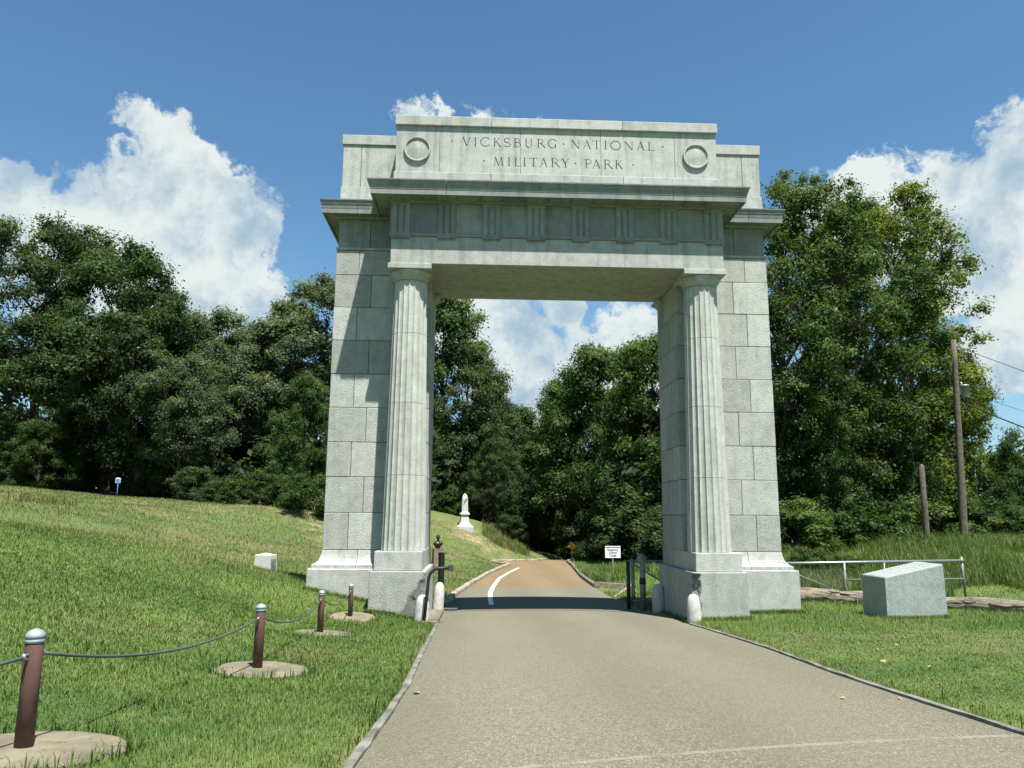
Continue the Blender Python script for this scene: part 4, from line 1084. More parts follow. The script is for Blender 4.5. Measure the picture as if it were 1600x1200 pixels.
# --- sign: entering the lines
def text_obj(name, body, size, mat, parent, loc, rot, ext=0.003, bold=0.0):
    cu = bpy.data.curves.new(name, 'FONT'); cu.body = body; cu.size = size; cu.align_x = 'CENTER'; cu.align_y = 'CENTER'; cu.extrude = ext; cu.offset = bold; cu.resolution_u = 3
    tmp = bpy.data.objects.new('t', cu); COL.objects.link(tmp)
    dg = bpy.context.evaluated_depsgraph_get(); me = bpy.data.meshes.new_from_object(tmp.evaluated_get(dg)); bpy.data.objects.remove(tmp); bpy.data.curves.remove(cu)
    me.materials.clear(); me.materials.append(mat); me.name = name
    o = obj(name, me, None, parent, loc); o.rotation_euler = rot; return o
x0, y0 = 5.15, 22.3; z0 = gz(x0, y0)
t = tag(empty('information_sign', (x0, y0, z0)), 'white rectangular sign with blue top band on a post right of the road', 'sign', None)
zc = float(at(957, 862, 0).z) if False else 0
pc = at(957.5, 862.5, 43.9); t.location = (pc.x, pc.y, gz(pc.x, pc.y)); hz = pc.z-t.location.z
obj('board', box_bm(-0.44, 0.44, -0.012, 0.012, hz-0.33, hz+0.33, 0.004), SIGN_W, t)
obj('top_band', box_bm(-0.41, 0.41, -0.018, -0.013, hz+0.245, hz+0.29), SIGN_B, t)
obj('post', box_bm(-0.045, 0.045, 0.014, 0.10, -0.3, hz+0.30, 0.006), GALV_DULL, t)
for k, wd in enumerate(('Entering', 'Union', 'Lines')):
    text_obj('lettering', wd, 0.19, SIGN_G, t, (0, -0.016, hz+0.12-0.155*k), (math.pi/2, 0, 0), 0.002, 0.004)
# --- yellow warning sign far down the road
pc = at(893.8, 853.5, 63.0)
t = tag(empty('warning_sign', (pc.x, pc.y, gz(pc.x, pc.y))), 'small yellow diamond warning sign with plaque where the road disappears', 'sign'); hz = pc.z-t.location.z
bm = box_bm(-0.235, 0.235, -0.235, 0.235, -0.01, 0.01, 0.02)
bmesh.ops.rotate(bm, cent=(0, 0, 0), matrix=Matrix.Rotation(math.pi/4, 3, 'Z'), verts=list(bm.verts)); bmesh.ops.rotate(bm, cent=(0, 0, 0), matrix=Matrix.Rotation(math.pi/2, 3, 'X'), verts=list(bm.verts))
bmesh.ops.translate(bm, vec=(0, 0, hz), verts=list(bm.verts)); obj('diamond', bm, SIGN_Y, t)
s_ = tube_bm([(0.0, -0.016, hz-0.16), (0.0, -0.016, hz+0.02), (-0.09, -0.016, hz+0.08), (-0.09, -0.016, hz+0.14)], 0.028, 6); obj('arrow', s_, SIGN_K, t)
obj('plaque', box_bm(-0.11, 0.11, -0.01, 0.01, hz-0.62, hz-0.40, 0.01), SIGN_Y, t)
obj('post', tube_bm([(0, 0.04, -1), (0, 0.04, hz+0.2)], 0.03, 8), GALV_DULL, t)
# --- blue marker sign on the left slope
pc = at(184.5, 750.5, 58.0)
t = tag(empty('blue_marker_sign', (pc.x, pc.y, gz(pc.x, pc.y))), 'small blue plate on a thin post at the edge of the left wood', 'sign'); hz = pc.z-t.location.z
bm = bmesh.new(); ol = [(-.18, -.2), (.18, -.2), (.18, .14), (.10, .2), (-.10, .2), (-.18, .14)]
for yy in (-0.012, 0.012): bm.faces.new([bm.verts.new((x, yy, hz+z)) for x, z in ol])
bm.verts.ensure_lookup_table()
for i in range(6): bm.faces.new((bm.verts[i], bm.verts[(i+1) % 6], bm.verts[6+(i+1) % 6], bm.verts[6+i]))
bmesh.ops.recalc_face_normals(bm, faces=list(bm.faces)); obj('plate', bm, SIGN_W, t)
obj('panel', box_bm(-.15, .15, -.020, -.013, hz-.17, hz+.12), SIGN_BL, t)
obj('post', tube_bm([(0, 0.03, -0.4), (0, 0.03, hz+0.1)], 0.028, 8), SIGN_BL, t)

# --- small white stone marker on the left lawn
pc = at(414, 895, 27.0); z0 = gz(pc.x, pc.y)
t = tag(empty('stone_marker', (pc.x, pc.y, z0), -0.25), 'small white stone block marker on the lawn left of the arch', 'stone marker')
bm = bmesh.new(); w, d, h = 0.33, 0.28, 0.60
lo = [bm.verts.new(p) for p in ((-w, -d, -0.2), (w, -d, -0.2), (w, d, -0.2), (-w, d, -0.2))]; k = 0.88
hi = [bm.verts.new(p) for p in ((-w*k, -d*k, h), (w*k, -d*k, h), (w*k, d*k, h), (-w*k, d*k, h))]; ap = bm.verts.new((0, 0, h+0.07))
bm.faces.new(lo[::-1])
for i in range(4): bm.faces.new((lo[i], lo[(i+1) % 4], hi[(i+1) % 4], hi[i])); bm.faces.new((hi[i], hi[(i+1) % 4], ap))
bmesh.ops.bevel(bm, geom=list(bm.edges), offset=0.012, segments=1, affect='EDGES'); obj('block', bm, WHITE_STONE, t)
bm = bmesh.new(); rr = random.Random(4)
for r_ in range(6):
    zz = 0.43-0.075*r_
    y_ = -0.17
    while y_ < 0.15:
        l = rr.uniform(0.03, 0.09); xo = w*(1-(1-k)*zz/h)+0.004
        box_bm(xo-0.01, xo+0.002, y_, min(y_+l, 0.17), zz-0.022, zz+0.022, 0, bm); y_ += l+0.02
obj('lettering', bm, GALV_DULL, t)['kind'] = 'stuff'

# --- slant-topped granite marker on the right lawn
MK = (8.70, 10.35, -0.1, 1.2)
t = tag(empty('granite_marker', (MK[0], MK[2], RZ(-2.60))), 'large grey sawn granite block with slanted inscribed top on the right lawn', 'stone marker')
bm = bmesh.new(); w, d = MK[1]-MK[0], MK[3]-MK[2]
zl, zr_ = 1.115, 1.475
vs = [bm.verts.new(p) for p in ((0, 0, -.3), (w, 0, -.3), (w, d, -.3), (0, d, -.3), (0.015, 0.015, zl), (w-0.015, 0.015, zr_), (w-0.015, d-0.015, zr_), (0.015, d-0.015, zl))]
for f in ((3, 2, 1, 0), (0, 1, 5, 4), (1, 2, 6, 5), (2, 3, 7, 6), (3, 0, 4, 7), (4, 5, 6, 7)): bm.faces.new([vs[i] for i in f])
bmesh.ops.bevel(bm, geom=[e for e in bm.edges if all(v.co.z > 0.5 for v in e.verts)], offset=0.05, segments=4, affect='EDGES', profile=0.6)
obj('block', bm, GRANITE_G, t)
rr = random.Random(9)
def top_z(x): return zl+(zr_-zl)*(x-0.015)/(w-0.03)
for r_ in range(7):                                # lines of raised lettering, running away from the viewer
    x = 1.42-0.16*r_; y = 0.16+rr.uniform(0, 0.12); bm = bmesh.new()
    while y < d-0.2:
        l = rr.uniform(0.05, 0.17)
        b_ = box_bm(x-0.035, x+0.035, y, min(y+l, d-0.16), -0.01, 0.007)
        for v in b_.verts: v.co.z += top_z(v.co.x)
        m_ = bpy.data.meshes.new('x'); b_.to_mesh(m_); b_.free(); bm.from_mesh(m_); bpy.data.meshes.remove(m_)
        y += l+0.045
    obj('text_line', bm, GRANITE_F, t)['kind'] = 'stuff'

# --- pipe barrier behind the marker
y0 = 7.3
def bp(px, py, dp=28.0):
    p = at(px, py, dp); return (p.x, y0+(p.y-y0)*0.0, p.z)
def on_plane(px, py, y):
    v = AX_R*((px-800)/1202.0)+AX_U*((600-py)/1202.0)+AX_F; t_ = (y-CAM.y)/v.y; return CAM+v*t_
base = on_plane(1380, 935, y0)
t = tag(empty('pipe_barrier', (base.x, y0, gz(base.x, y0))), 'galvanised pipe barrier with wire netting behind the grey granite block', 'barrier')
def pipe(nm, pts, r, mat=GALV):
    o = obj(nm, tube_bm([Vector(p)-t.location for p in pts], r, 12), mat, t)
pipe('top_rail', [on_plane(1150, 881.5, y0), on_plane(1505, 876, y0)], 0.052)
pipe('end_upright', [on_plane(1502, 870, y0+.02), on_plane(1509, 936, y0+.02)], 0.042, GALV_DULL)
pipe('upright', [on_plane(1319, 879, y0-.03), on_plane(1323, 950, y0-.03)], 0.038, GALV_DULL)
pipe('upright', [on_plane(1381.5, 879, y0-.03), on_plane(1384, 950, y0-.03)], 0.026, GALV_DULL)
pipe('middle_rail', [on_plane(1322, 906, y0), on_plane(1505, 904.5, y0)], 0.034)
pipe('bottom_rail', [on_plane(1326, 936, y0), on_plane(1512, 934, y0)], 0.036)
pipe('brace', [on_plane(1180, 870, y0+.05), on_plane(1308, 924, y0-.05)], 0.030)
bm = bmesh.new(); a = on_plane(1160, 884, y0+.03); b = on_plane(1321, 883, y0+.03); n = 46; hgt = 1.05     # wire netting
for k in range(-14, n):
    for sgn in (1, -1):
        xa = a.x+(b.x-a.x)*k/n
        p = [(xa+sgn*j*0.07, a.z-j*0.07*1.35) for j in range(12)] if sgn > 0 else [(xa+14*(b.x-a.x)/n-j*0.07, a.z-j*0.07*1.35) for j in range(12)]
        p = [q for q in p if a.x <= q[0] <= b.x]
        if len(p) > 1: tube_bm([Vector((q[0], y0+.03, q[1]))-t.location for q in (p[0], p[-1])], 0.0035, 3, bm, cap=False)
obj('wire_netting', bm, GALV_DULL, t)

# --- fallen log
lr = random.Random(21)
P0, P1, P2, P3 = Vector((5.2, 7.0, 0)), Vector((9.3, 5.3, 0)), Vector((12.0, 3.2, 0)), Vector((16.0, -0.4, 0))
pts = []; rad_ = []
for k in range(41):
    u = k/40*3; i = min(2, int(u)); f = u-i; q = (P0, P1, P2, P3)
    p = q[i].lerp(q[i+1], f)
    r = 0.30-0.10*k/40+0.02*math.sin(k*1.1)
    pts.append(Vector((p.x, p.y, gz(p.x, p.y)+r*0.62))); rad_.append(r)
bm = tube_bm(pts, rad_, 18, jitter=0.07, rnd=lr)
for v in bm.verts:
    if lr.random() < 0.06: v.co += Vector((0, -0.04, 0.03))
t = tag(empty('fallen_log', tuple(pts[0])), 'weathered fallen tree trunk lying behind the grey granite block', 'log')
for v in bm.verts: v.co -= pts[0]
obj('trunk', bm, LOG_W, t)
for k in range(16):                                 # loose plates of bark
    i = lr.randint(9, 34); p = pts[i]-pts[0]; dr = (pts[i+1]-pts[i-1]).normalized(); ang = lr.uniform(-0.2, 1.3)
    nrm = (Vector((-0.6, -0.8, 0))*math.cos(ang)+Vector((0, 0, 1))*math.sin(ang)).normalized(); l = lr.uniform(0.12, 0.34); sd_ = dr.cross(nrm)
    b_ = bmesh.new(); c = p+nrm*(rad_[i]+0.002); q = []
    for m_ in range(9):
        a_ = 2*math.pi*m_/9; q.append(c+dr*(l*math.cos(a_)*lr.uniform(0.7, 1.15))+sd_*(0.07*math.sin(a_)*lr.uniform(0.6, 1.3)))
    va = [b_.verts.new(x-nrm*0.03) for x in q]; vb = [b_.verts.new(x+nrm*lr.uniform(0.008, 0.03)) for x in q]
    b_.faces.new(va[::-1]); b_.faces.new(vb)
    for j in range(9): b_.faces.new((va[j], va[(j+1) % 9], vb[(j+1) % 9], vb[j]))
    bmesh.ops.recalc_face_normals(b_, faces=list(b_.faces)); obj('bark_plate', b_, LOG_W, t)

# --- obelisk on the hill
pc = at(725.5, 825, 65.0); z0 = gz(pc.x, pc.y)
t = tag(empty('obelisk_monument', (pc.x, pc.y, z0), 0.18), 'white stone obelisk with stepped base on the grassy hill beyond the arch', 'monument')
def frus(steps):
    bm = bmesh.new(); rings = []
    for hw, z in steps: rings.append([bm.verts.new((sx*hw, sy*hw, z)) for sx, sy in ((-1, -1), (1, -1), (1, 1), (-1, 1))])
    for a, b in zip(rings, rings[1:]):
        for i in range(4): bm.faces.new((a[i], a[(i+1) % 4], b[(i+1) % 4], b[i]))
    bm.faces.new(rings[0][::-1]); bm.faces.new(rings[-1]); bmesh.ops.recalc_face_normals(bm, faces=list(bm.faces)); return bm
obj('base', frus([(0.66, -0.5), (0.68, 0.08), (0.60, 0.16), (0.50, 0.20), (0.48, 0.26), (0.40, 0.40), (0.37, 0.43), (0.36, 0.49), (0.33, 0.72), (0.30, 0.90)]), WHITE_STONE, t)
obj('die_band', frus([(0.275, 0.895), (0.28, 1.00), (0.32, 1.04), (0.33, 1.09)]), WHITE_STONE, t)
obj('ledge', frus([(0.39, 1.095), (0.39, 1.15), (0.27, 1.31)]), WHITE_STONE, t)
sh = obj('shaft', frus([(0.255, 1.30), (0.225, 2.42), (0.20, 2.56), (0.14, 2.72), (0.06, 2.84), (0.01, 2.87)]), WHITE_STONE, t)
b_ = bmesh.new()
q = [(0.08, 2.40), (0.16, 2.36), (0.16, 2.22), (0.03, 2.22), (-0.03, 2.12), (-0.08, 2.2)]
tube_bm([(x, -0.245, z) for x, z in [(0.02, 2.40), (0.10, 2.46), (0.15, 2.36), (0.10, 2.24), (0.02, 2.26), (-0.10, 2.20), (-0.02, 2.10), (-0.06, 1.98), (-0.15, 1.94)]], 0.026, 6, b_)
obj('wreath_relief', b_, GALV_DULL, t)

# --- bronze bust on a stone pedestal
pc = at(683.5, 885, 48.0); z0 = gz(pc.x, pc.y)
t = tag(empty('bust_monument', (pc.x, pc.y, z0), 0.25), 'dark bronze bust on a brown stone pedestal beside the left jamb', 'statue')
obj('pedestal', frus([(0.36, -0.3), (0.36, 0.05), (0.31, 0.07), (0.285, 0.98), (0.30, 0.985), (0.30, 1.03)]), BROWN_STONE, t)
bm = bmesh.new()
def blob(c, r, rot=None):
    m = Matrix.Translation(c) @ (rot or Matrix.Identity(4)) @ Matrix.Diagonal((*r, 1.0)); bmesh.ops.create_icosphere(bm, subdivisions=3, radius=1.0, matrix=m)
for c, r in (((0, 0, 1.10), (0.15, 0.12, 0.10)), ((0, -0.01, 1.27), (0.235, 0.15, 0.20)), ((-0.20, 0, 1.36), (0.10, 0.105, 0.13)), ((0.20, 0, 1.36), (0.10, 0.105, 0.13)), ((0, 0.01, 1.45), (0.17, 0.095, 0.08)),
             ((0, 0.0, 1.54), (0.075, 0.08, 0.12)), ((0.01, -0.01, 1.74), (0.108, 0.128, 0.15)), ((0.01, 0.02, 1.79), (0.118, 0.128, 0.12)), ((0.01, -0.075, 1.655), (0.072, 0.075, 0.085)), ((0.01, -0.145, 1.725), (0.022, 0.03, 0.04)),
             ((0.01, -0.115, 1.775), (0.075, 0.03, 0.022)), ((-0.102, 0.0, 1.73), (0.02, 0.03, 0.04)), ((0.122, 0.0, 1.73), (0.02, 0.03, 0.04))): blob(c, r)
bo = obj('bust', bm, BRONZE, t)
md = bo.modifiers.new('merge', 'REMESH'); md.mode = 'VOXEL'; md.voxel_size = 0.022; md.use_smooth_shade = True
me_ = bpy.data.meshes.new_from_object(bo.evaluated_get(bpy.context.evaluated_depsgraph_get())); bo.modifiers.clear(); bo.data = me_
if not me_.materials: me_.materials.append(BRONZE)

# --- culvert headwall beside the right kerb beyond the arch
t = tag(empty('culvert_headwall', (3.3, 13.0, 0)), 'low triangular concrete drain headwall sunk in the right verge', 'headwall')
zc = float(road_z(14))
bm = bmesh.new()
def prism_wall(a, b, za, zb, th):
    a = Vector(a); b = Vector(b); d = (b-a).normalized(); n = Vector((-d.y, d.x))*th
    v = [bm.verts.new((q.x-3.3, q.y-13.0, z)) for q, z in ((a, zc-0.4), (b, zc-0.4), (b, zb), (a, za))]; w_ = [bm.verts.new((q.x-3.3, q.y-13.0, z)) for q, z in ((a+n, zc-0.4), (b+n, zc-0.4), (b+n, zb), (a+n, za))]
    for f in ((0, 1, 2, 3),): bm.faces.new([v[i] for i in f]); bm.faces.new([w_[i] for i in f][::-1])
    for i in range(4): bm.faces.new((v[i], w_[i], w_[(i+1) % 4], v[(i+1) % 4]))
prism_wall((3.14, 15.12), (4.62, 14.30), zc+0.21, zc+0.17, 0.14)
prism_wall((3.10, 9.7), (4.66, 14.36), zc-0.02+0.12, zc+0.17, -0.10)
bmesh.ops.recalc_face_normals(bm, faces=list(bm.faces)); obj('wall', bm, KERB_L, t)

# --- utility pole with transformer and cables
b0 = at(1507, 850, 40.0); top = on_plane(1490, 531, b0.y); z0 = gz(b0.x, b0.y)
t = tag(empty('utility_pole', (b0.x, b0.y, z0)), 'tall wooden utility pole with grey transformer right of the big trees', 'utility pole')
lx = Vector((top.x-b0.x, top.y-b0.y, top.z-z0)); lx.y = 0.0
pr_ = random.Random(3)
obj('post', tube_bm([Vector((0, 0, -0.5))]+[lx*(k/8) for k in range(9)], [0.21]+[0.21-0.085*k/8 for k in range(9)], 14, jitter=0.03, rnd=pr_), POLE_W, t)
def up(px, py): 
    p = on_plane(px, py, b0.y); return p-Vector((b0.x, b0.y, z0))
c = up(1507.5, 612); r = 0.235
tr = obj('transformer', lathe_bm([(r*.96, -0.34), (r, -0.32), (r, 0.28), (r*1.06, 0.285), (r*1.06, 0.325), (r*.9, 0.37), (0.02, 0.385)], 24, (c.x, c.y, c.z)), GALV, t)
bm = lathe_bm([(0.05, 0.36), (0.06, 0.40), (0.045, 0.44), (0.06, 0.47), (0.04, 0.52)], 10, (c.x-0.16, c.y, c.z)); obj('bushing', bm, WHITE_STONE, tr)
obj('bracket', box_bm(c.x-0.36, c.x-0.2, c.y-0.06, c.y+0.06, c.z-0.2, c.z+0.2, 0.01), STEEL_DARK, tr)
q = up(1514, 556); a_ = up(1497, 557)
obj('cutout_arm', tube_bm([a_, q], 0.025, 8), STEEL_DARK, t)
obj('insulator', lathe_bm([(0.03, -0.28), (0.075, -0.22), (0.05, -0.17), (0.08, -0.11), (0.05, -0.06), (0.08, 0.0), (0.05, 0.05), (0.07, 0.11), (0.02, 0.2)], 12, (q.x, q.y, q.z)), STEEL_BLACK, t)
obj('drop_wire', tube_bm([q+Vector((0, 0, -0.25)), q+Vector((-0.25, -0.05, -0.8)), c+Vector((-0.16, 0, 0.5))], 0.012, 6), BLACK_WIRE, t)
obj('conduit', tube_bm([c+Vector((-0.02, -0.05, -0.34)), c+Vector((0.05, -0.05, -1.0)), c+Vector((-0.2, -0.08, -1.5))], 0.018, 6), BLACK_WIRE, t)
def cable(name, pA, pB, r, sag, label, grp=None):
    a = Vector(pA); b = Vector(pB); pts = [a.lerp(b, k/16)-Vector((0, 0, sag*4*(k/16)*(1-k/16))) for k in range(17)]
    o = obj(name, tube_bm(pts, r, 6), BLACK_WIRE); tag(o, label, 'cable', grp); return o
G0 = 'cables at the utility pole'
e = on_plane(1600, 578, b0.y+1.0); s_ = on_plane(1497, 542, b0.y); cable('overhead_wire', s_, s_+(e-s_)*3.2, 0.016, 0.1, 'upper thin overhead wire leaving the pole top to the right', G0)
e = on_plane(1600, 662, b0.y+1.0); s_ = on_plane(1508, 630, b0.y-0.1); cable('overhead_wire', s_, s_+(e-s_)*3.0, 0.034, 0.25, 'thick lower cable leaving the pole below the transformer', G0)
e = on_plane(1600, 640, b0.y+1.0); s_ = on_plane(1505, 612, b0.y+0.1); cable('overhead_wire', s_, s_+(e-s_)*3.0, 0.010, 0.1, 'faint thin wire between the upper wire and the thick cable', G0)
cable('guy_wire', on_plane(1488, 560, b0.y-.1), on_plane(1467, 830, b0.y-1.0), 0.012, 0.0, 'slanting guy wire just left of the utility pole', G0)
b1 = at(1449, 850, 38.0); t1 = on_plane(1440, 729, b1.y); z1 = gz(b1.x, b1.y)
t = tag(empty('stub_pole', (b1.x, b1.y, z1)), 'short old wooden pole without wires, left of the tall pole', 'pole')
obj('post', tube_bm([Vector((0.03, 0, -0.4)), Vector((0, 0, 0)), Vector((t1.x-b1.x, 0, t1.z-z1))*0.5, Vector((t1.x-b1.x, 0, t1.z-z1)), Vector((t1.x-b1.x+0.02, 0, t1.z-z1+0.12))], [0.15, 0.145, 0.138, 0.125, 0.04], 12, jitter=0.04, rnd=pr_), POLE_W, t)
# --- television aerial far behind
pc = at(1521, 711, 62.0)
t = tag(empty('tv_aerial', (pc.x, pc.y, gz(pc.x, pc.y))), 'small television aerial above the far bushes on the right', 'aerial'); hz = pc.z-t.location.z
obj('mast', tube_bm([(0, 0, 0), (0, 0, hz+0.3)], 0.045, 8), GALV_DULL, t)
obj('boom', tube_bm([(-0.25, -0.4, hz), (0.25, 0.4, hz)], 0.035, 6), GALV_DULL, t)
for k in range(6):
    l = 1.1-0.14*k; p = Vector((-0.25, -0.4, hz)).lerp(Vector((0.25, 0.4, hz)), k/5)
    obj('element', tube_bm([p+Vector((-l*0.8, l*0.3, 0)), p+Vector((l*0.8, -l*0.3, 0))], 0.022, 5), GALV_DULL, t)
b_ = lathe_bm([(0.10, 0.12), (0.18, 0.2), (0.18, 0.3), (0.05, 0.36)], 10, (0, 0, hz)); obj('rotor_box', b_, GALV_DULL, t)

# --- dry leaves lying on the lawn and along the kerb
lf = bmesh.new(); ol = [(0, -0.05), (0.03, -0.02), (0.055, 0.0), (0.03, 0.02), (0.035, 0.05), (0.0, 0.045), (-0.035, 0.05), (-0.03, 0.02), (-0.055, 0.0), (-0.03, -0.02)]
cv = lf.verts.new((0, 0, 0.0)); rim = [lf.verts.new((x, y, 0.015+0.25*abs(x)+0.15*y)) for x, y in ol]
for i in range(len(rim)): lf.faces.new((cv, rim[i], rim[(i+1) % len(rim)]))
LFM = bpy.data.meshes.new('dry_leaf'); lf.to_mesh(LFM); lf.free(); LFM.materials.append(DRYLEAF)
for k, (px, py, wh) in enumerate([(1370, 1013, 'left of the pair below the granite block'), (1402, 1008, 'right of the pair below the granite block'), (1380, 1032, 'alone below the pair on the right lawn'), (1454, 1040, 'farthest right on the right lawn'), (1405, 1083, 'lying on the right kerb'), (1364, 1060, 'close behind the right kerb'), (1315, 1085, 'lying before the right kerb'), (578, 1150, 'on the left road edge near the bottom'), (652, 1075, 'halfway up the left road edge')]):
    z_ = -1.9; v = AX_R*((px-800)/1202.0)+AX_U*((600-py)/1202.0)+AX_F; tt = 5.0
    while tt < 40:
        p = CAM+v*tt
        if p.z < max(gz(p.x, p.y), float(road_z(p.y)) if off_road(np.array(p.x), np.array(p.y)) < 0.15 else -9)+0.05: break
        tt += 0.02
    zs_ = road_surface(p.x, p.y) if off_road(np.array(p.x), np.array(p.y)) < 0 else gz(p.x, p.y)+0.03
    o = obj('dry_leaf', LFM, None, None, (p.x, p.y, zs_)); o.rotation_euler = (0.3*math.sin(k*2.1), 0.3*math.cos(k*3.3), k*1.7); o.scale = (0.72+0.2*math.sin(k),)*3
    tag(o, 'fallen tan leaf ' + wh, 'leaf', 'fallen leaves on the grass and kerb')
# ------------------------------------------------------------------ trees
def leaf_mesh(name, C, R, T, n, size, rng, flat=0.75, mat=None, shell=0.30, up=0.45, rag=0.0):
    """C clump centres, R radii, T clump tints; n leaves as small diamond faces"""
    C = np.asarray(C); R = np.asarray(R); T = np.asarray(T)
    w = R**2; idx = rng.choice(len(C), n, p=w/w.sum())
    S = 18                                            # leaves sit along short sprays that radiate from each clump
    sd = rng.normal(size=(len(C), S, 3)); sd[:, :, 2] += 0.25; sd /= np.linalg.norm(sd, axis=2)[:, :, None]
    sl = 0.70+0.5*rng.rand(len(C), S)
    k = rng.randint(0, S, n); t_ = 0.12+0.95*rng.rand(n)**0.75
    off = sd[idx, k]*(sl[idx, k]*t_)[:, None] + rng.normal(size=(n, 3))*(0.10+0.16*t_)[:, None]
    off[:, 2] -= 0.10*t_*t_
    d = off/np.maximum(1e-6, np.linalg.norm(off, axis=1))[:, None]
    P = C[idx] + off*R[idx][:, None]*np.array([1, 1, flat])
    nr = d*0.75 + np.array([0, 0, up]) + rng.normal(size=(n, 3))*0.42; nr /= np.linalg.norm(nr, axis=1)[:, None]
    a = rng.normal(size=(n, 3)); t = np.cross(nr, a); t /= np.linalg.norm(t, axis=1)[:, None]; b = np.cross(nr, t)
    L = size*(0.6+0.8*rng.rand(n)); W = L*(0.42+0.25*rng.rand(n)); fold = L*0.12
    V = np.empty((n, 4, 3)); V[:, 0] = P-t*(L/2)[:, None]; V[:, 1] = P-b*(W/2)[:, None]+nr*fold[:, None]; V[:, 2] = P+t*(L/2)[:, None]; V[:, 3] = P+b*(W/2)[:, None]+nr*fold[:, None]
    F = np.arange(n*4).reshape(n, 4)
    me = np_mesh(name, V.reshape(-1, 3), F)
    face_attr(me, 'tint', np.clip(T[idx]+rng.normal(size=n)*0.11, 0, 1))
    if mat: me.materials.append(mat)
    return me
def tree_parts(seed, H, R, cb, ncl, clr, leaves, size, mat, bark_m, shape=1.0, tr=0.32, lean=0.0, flat=0.78, fork=False, gap=0.0, low=0.35, limbs=16):
    """meshes of a crown and of a trunk with its limbs; shape < 1 puts the widest part low"""
    rng = np.random.RandomState(seed); rnd = random.Random(seed)
    lob = [(rng.rand()*6.28, rng.uniform(0.75, 1.2)) for _ in range(5)]
    C = []; RR = []; T = []
    tries = 0
    while len(C) < ncl and tries < 9000:
        tries += 1
        t = rng.rand(); az = rng.rand()*2*math.pi
        prof = math.sin(math.pi*min(1.0, max(0.0, 0.10+0.86*t**shape)))**0.62
        lobe = 1.0+0.22*math.sin(2*az+lob[0][0])+0.14*math.sin(3*az+lob[1][0]+4*t)+0.10*math.sin(5*az+9*t)
        rr = R*prof*lobe*(low+(1-low)*math.sqrt(rng.rand()))
        r = clr*rng.uniform(0.62, 1.25)
        z = cb+(H-cb)*t
        p = np.array([rr*math.cos(az)+lean*(z/H), rr*math.sin(az), z-r*0.5])
        if gap > 0 and any(np.linalg.norm(p-q) < gap*(r+s)*0.5 for q, s in zip(C, RR)): continue
        C.append(p); RR.append(r); T.append(np.clip(0.18+0.5*rng.rand()+0.14*t, 0, 1))
    crown = leaf_mesh('crown', C, RR, T, leaves, size, rng, flat=flat, mat=mat, rag=0.25)
    bm = bmesh.new(); top = H*0.86; base_r = tr
    def wob(z): return Vector((0.35*math.sin(z*0.33+seed)+lean*(z/H), 0.3*math.cos(z*0.27+seed), z))
    zs = [-0.6, 0.0, 0.5]+[top*k/9 for k in range(1, 10)]
    tube_bm([wob(z) if z > 0.4 else Vector((wob(0.5).x, wob(0.5).y, z)) for z in zs], [base_r*1.45, base_r*1.3, base_r*1.05]+[base_r*(1-0.88*(k/9)**1.1) for k in range(1, 10)], 10, bm, jitter=0.06, rnd=rnd)
    order = sorted(range(len(C)), key=lambda i: -RR[i])[:limbs]
    for i in order:
        p = Vector(C[i]); z0 = max(cb*0.55, p.z-rnd.uniform(2.0, 5.0)) if p.z > 3 else max(0.4, p.z-1.0); z0 = min(z0, top*0.9)
        a = wob(z0); m = a.lerp(p, 0.5)+Vector((0, 0, 0.4))+Vector((rnd.uniform(-.4, .4), rnd.uniform(-.4, .4), 0))
        r0 = base_r*(1-0.85*z0/H)*0.5
        tube_bm([a, a.lerp(m, 0.5), m, m.lerp(p, 0.6), p], [r0, r0*0.85, r0*0.65, r0*0.42, r0*0.15], 6, bm, cap=False)
    tm = bpy.data.meshes.new('trunk'); bm.to_mesh(tm); bm.free(); tm.materials.append(bark_m)
    return crown, tm
KINDS = {}
def kind(name, *a, **k): KINDS[name] = tree_parts(*a, **k)
#     name        seed  H   R   cb  ncl clr  leaves  size
kind('oak',        1, 22.0, 8.2, 2.5, 190, 1.35, 84000, 0.265, LEAF_OAK, BARK, 0.85, 0.42)
kind('oak2',       2, 18.0, 6.2, 2.5, 140, 1.15, 66000, 0.25, LEAF_OAK, BARK, 0.9, 0.36)
kind('pale',       3, 17.0, 5.2, 4.8, 100, 1.10, 56000, 0.23, LEAF_PALE, BARK, 1.0, 0.26, gap=0.45)
kind('pale2',      4, 19.0, 4.4, 5.5, 90, 1.05, 48000, 0.23, LEAF_PALE, BARK, 1.1, 0.25, gap=0.5)
kind('mid',        5, 16.0, 5.0, 1.0, 150, 1.05, 70000, 0.23, LEAF_MID, BARK, 0.8, 0.3)
kind('mid2',       6, 14.0, 4.2, 0.6, 130, 0.95, 60000, 0.22, LEAF_MID, BARK, 0.75, 0.25)
kind('sycamore',   7, 18.5, 4.9, 2.2, 190, 0.80, 62000, 0.17, LEAF_SYC, BARK_P, 0.95, 0.30, gap=0.75, limbs=44)
kind('sycamore2',  8, 18.5, 4.4, 2.4, 180, 0.78, 62000, 0.16, LEAF_MID, BARK, 0.9, 0.34, gap=0.75, limbs=44)
kind('shrub',      9, 4.2, 2.6, 0.1, 60, 0.60, 17000, 0.17, LEAF_BUSH, BARK, 0.7, 0.08, limbs=8)
kind('shrub2',    10, 3.2, 2.2, 0.1, 50, 0.52, 15000, 0.15, LEAF_MID, BARK, 0.7, 0.07, limbs=8)
kind('shrub3',    12, 4.6, 2.6, 0.1, 80, 0.60, 22000, 0.17, LEAF_OAK, BARK, 0.6, 0.08, limbs=8)
kind('conifer',   11, 15.0, 2.9, 1.0, 90, 0.75, 32000, 0.22, LEAF_OAK, BARK, 0.55, 0.22)
